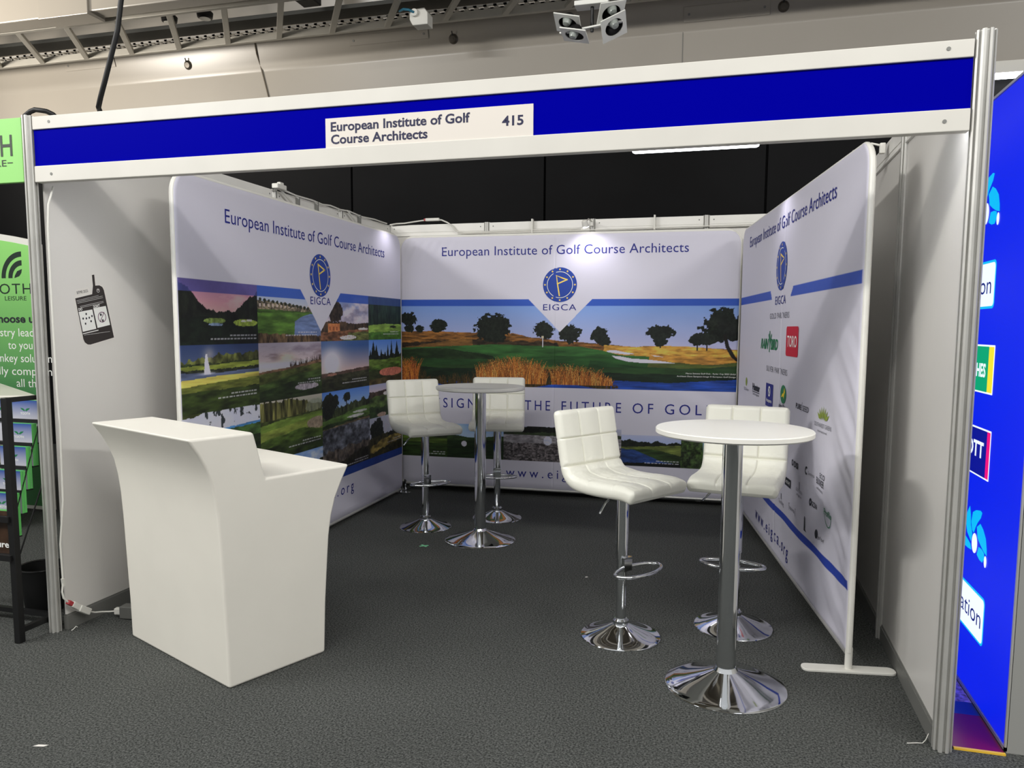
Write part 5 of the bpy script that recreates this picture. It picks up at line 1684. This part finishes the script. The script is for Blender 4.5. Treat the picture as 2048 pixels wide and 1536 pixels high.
words(bd, 'logo_lettering', MATS['dark_green_ink'], 'OOTH', -2.69, -2.232, 1.798, 0.082, fb, spacing=1.15)
words(bd, 'logo_lettering', MATS['dark_green_ink'], 'LEISURE', -2.505, -2.285, 1.745, 0.034, fb)
words(bd, 'heading_lettering', M_DARKINK, 'choose us', -2.64, -2.175, 1.566, 0.062, fb, bold=0.03)
for s_, x0, x1, z in (('industry leaders', -2.75, -2.10, 1.453), ('to your', -2.50, -2.205, 1.350), ('turnkey solutions', -2.72, -2.02, 1.243), ('fully compliant', -2.70, -2.02, 1.137), ('all the', -2.435, -2.18, 1.039)):
    words(bd, 'text_line', M_WHITEINK, s_, x0, x1, z, 0.066, fb)
# pale counter of the neighbour, its edge seen above the rack
m_ = MB()
m_.prism([(-2.55, 1.90), (-1.12, 0.97), (-1.55, 0.72), (-2.55, 1.40)], lambda a, b, t: (a, b, 1.03 + 0.06 * t))
m_.prism([(-2.5, 1.80), (-2.0, 1.47), (-2.1, 1.2), (-2.5, 1.45)], lambda a, b, t: (a, b, 1.03 * t))
tag(m_.build('side_counter', M_COUNTER, bevel=0.01), 'pale counter of the neighbouring stand, its top edge above the brochure rack', 'counter')

# brochure rack
rk = thing('brochure_rack', 'black metal brochure rack beside the left front post', 'rack', (-0.08, -0.17, 0))
for x in (0.0, -0.70):
    MB().box(x - 0.017, x + 0.017, -0.017, 0.017, 0, 1.20).build('upright', M_BLACK, rk, bevel=0.003)
    MB().bar((x, 0, 1.188), (x, 0.235, 1.188), 0.022, 0.022).build('top_arm', M_BLACK, rk)
    MB().bar((x, 0, 0.06), (x, 0.215, 0.06), 0.026, 0.026).build('foot_bar', M_BLACK, rk)
    MB().box(x - 0.013, x + 0.013, 0.200, 0.226, 0, 0.50).build('rear_leg', M_BLACK, rk)
    for (y0, z0), (y1, z1) in (((0.20, 1.06), (0.03, 0.61)), ((0.205, 0.76), (0.05, 0.425))):
        MB().tube([(x - 0.026, y0, z0), (x - 0.026, y1, z1)], 0.004, 6).build('brace', M_BLACK, rk, smooth=True)
MB().bar((-0.70, 0.213, 0.06), (0.0, 0.213, 0.06), 0.024, 0.024).build('rear_bar', M_BLACK, rk)
for z in (0.425, 0.615):
    MB().bar((-0.70, -0.017, z), (0.0, -0.017, z), 0.022, 0.028).build('front_bar', M_BLACK, rk)
TI = [(0.0, 0.44), (0.036, 0.632), (0.074, 0.737), (0.112, 0.850), (0.152, 0.960), (0.194, 1.072)]
for i, (y, z) in enumerate(TI):
    if i > 1:
        MB().bar((-0.70, y - 0.005, z - 0.006), (-0.022, y - 0.005, z - 0.006), 0.006, 0.016).build('tier_bar', M_BLACK, rk)
    zb = z if i == 0 else z - 0.115
    MB().box(-0.70, -0.022, y - 0.006, y + 0.030, zb - 0.006, zb - 0.001).build('tier_shelf', M_BLACK, rk)
COV = bpy.data.materials.new('brochure_cover_print')
COV.use_nodes = True
n = COV.node_tree
b = n.nodes['Principled BSDF']
b.inputs['Roughness'].default_value = 0.3
t = n.nodes.new('ShaderNodeTexCoord')
x_ = n.nodes.new('ShaderNodeSeparateXYZ')
mr = n.nodes.new('ShaderNodeMapRange')
mr.inputs['From Min'].default_value = 0.115
mr.inputs['From Max'].default_value = 0.21
rr = n.nodes.new('ShaderNodeValToRGB')
rr.color_ramp.elements[0].color = (*lin((196, 196, 204)), 1)
rr.color_ramp.elements[1].color = (*lin((46, 84, 160)), 1)
n.links.new(t.outputs['Object'], x_.inputs[0])
n.links.new(x_.outputs['Z'], mr.inputs['Value'])
n.links.new(mr.outputs[0], rr.inputs[0])
n.links.new(rr.outputs[0], b.inputs['Base Color'])
M_PAGE = mat('brochure_green_edge', (96, 190, 96), 0.5)
M_PAPER = mat('white_paper', (226, 222, 216), 0.6)
M_DCOV = mat('dark_cover', (58, 40, 28), 0.35, var=0.6, vscale=12)
TN = ['bottom', 'second', 'third', 'fourth', 'fifth', 'top']


def make_brochure(kind):
    br = thing('brochure', '', 'brochure', (0, 0, 0), 0, 'brochures on the black rack')
    MB().box(-0.08, 0.08, 0.001, 0.0058, 0.0, 0.208).build('pages', M_PAPER, br)
    MB().box(-0.0805, 0.0805, 0.0, 0.001, 0.0, 0.21).build('cover', M_DCOV if kind else COV, br)
    MB().box(-0.0805, 0.0805, 0.0058, 0.0066, 0.0, 0.21).box(0.0795, 0.0808, 0.0, 0.0066, 0.0, 0.21).build('back_cover', M_PAGE, br)
    m_ = MB()
    fbk = lambda a, b: (a, -0.0006, b)
    if kind:
        text(m_, 'leisure', -0.07, 0.07, 0.03, 0.03, fbk, bold=0.02)
        m_.build('cover_lettering', M_WHITEINK, br)
    else:
        for s in (-1, 1):
            m_.poly([fbk(s * a, b) for a, b in ((0.0, 0.160), (0.012, 0.170), (0.030, 0.172), (0.022, 0.164), (0.006, 0.155))])
        m_.build('leaf_mark', M_GREENINK, br)
        m_ = MB()
        text(m_, 'TOOTH', -0.030, 0.030, 0.138, 0.011, fbk, bold=0.02)
        m_.build('cover_lettering', M_WHITEINK, br)
    return br


pA, pB = make_brochure(0), make_brochure(1)
uA = uB = False
for i, (y, z) in enumerate(TI):
    for col in ((0, 1) if i == 5 else (0,)):
        for k in range(4):
            if i == 0:
                br = copy_tree(pB) if uB else pB
                uB = True
            else:
                br = copy_tree(pA) if uA else pA
                uA = True
            zb = z if i == 0 else z - 0.115
            br.location = (-0.08 - 0.105 - 0.168 * col + random.uniform(-0.001, 0.001), -0.17 + y + 0.001 + k * 0.0072, zb)
            if k == 0:
                br['label'] = ('brown-covered brochure facing out at the bottom of the black rack' if i == 0 else
                               'blue-covered brochure facing out on the %s tier of the black rack%s' % (TN[i], (', left one' if col else ', right one') if i == 5 else ''))
            else:
                br['label'] = 'brochure standing behind the front one on the %s tier of the black rack%s' % (TN[i], (', left stack' if col else ', right stack') if i == 5 else '')

# bin
wb = thing('waste_bin', 'black waste bin half hidden behind the left front post', 'bin', (-0.335, 0.215, 0))
MB().lathe([(0.0, 0.0), (0.088, 0.0), (0.118, 0.245), (0.115, 0.245), (0.086, 0.006), (0.0, 0.006)], 40).build('body', M_BLACK, wb, smooth=True)
MB().tube([(0.119 * math.cos(2 * PI * i / 40), 0.119 * math.sin(2 * PI * i / 40), 0.247) for i in range(40)], 0.0055, 8, closed=True).build('rim', mat('black_gloss', (30, 30, 30), 0.25), wb, smooth=True)

# litter on the carpet
tag(MB().prism([(0.790, -0.905), (0.800, -0.890), (0.838, -0.882), (0.830, -0.896)], lambda a, b, t: (a, b, 0.001 + 0.001 * t)).build('paper_scrap', M_PAPER), 'small white paper scrap on the carpet at the lower left', 'scrap')
tp_ = MB()
tp_.obox((1.175, 1.954, 0.0012), (0.8, 0.6, 0), (-0.6, 0.8, 0), (0, 0, 1), 0.032, 0.008, 0.0008)
tp_.obox((1.175, 1.954, 0.0022), (0.8, -0.6, 0), (0.6, 0.8, 0), (0, 0, 1), 0.032, 0.008, 0.0006)
tag(tp_.build('floor_tape', mat('green_tape', (126, 206, 156), 0.5)), 'small green tape cross on the carpet near the back left stool', 'tape')
tag(MB().bar((2.400, 1.585, 0.003), (2.413, 1.592, 0.003), 0.008, 0.004).build('paper_scrap', M_PAPER), 'tiny white speck on the carpet behind the front left stool', 'scrap')
tag(MB().tube([(3.90, 0.0, 0.004), (3.935, 0.01, 0.005), (3.955, 0.012, 0.006), (3.97, 0.03, 0.012), (3.982, 0.045, 0.03)], 0.0016, 6).build('cable_tie', M_CABLEW, smooth=True), 'white cable tie end on the carpet by the right front post', 'tie')
tag(MB().tube([(0.045, 0.012, 0.004), (0.05, 0.02, 0.008), (0.052, 0.035, 0.018), (0.056, 0.04, 0.012)], 0.002, 6).build('cable_tie', M_CABLEW, smooth=True), 'bit of white cable tie on the carpet by the left front post', 'tie')
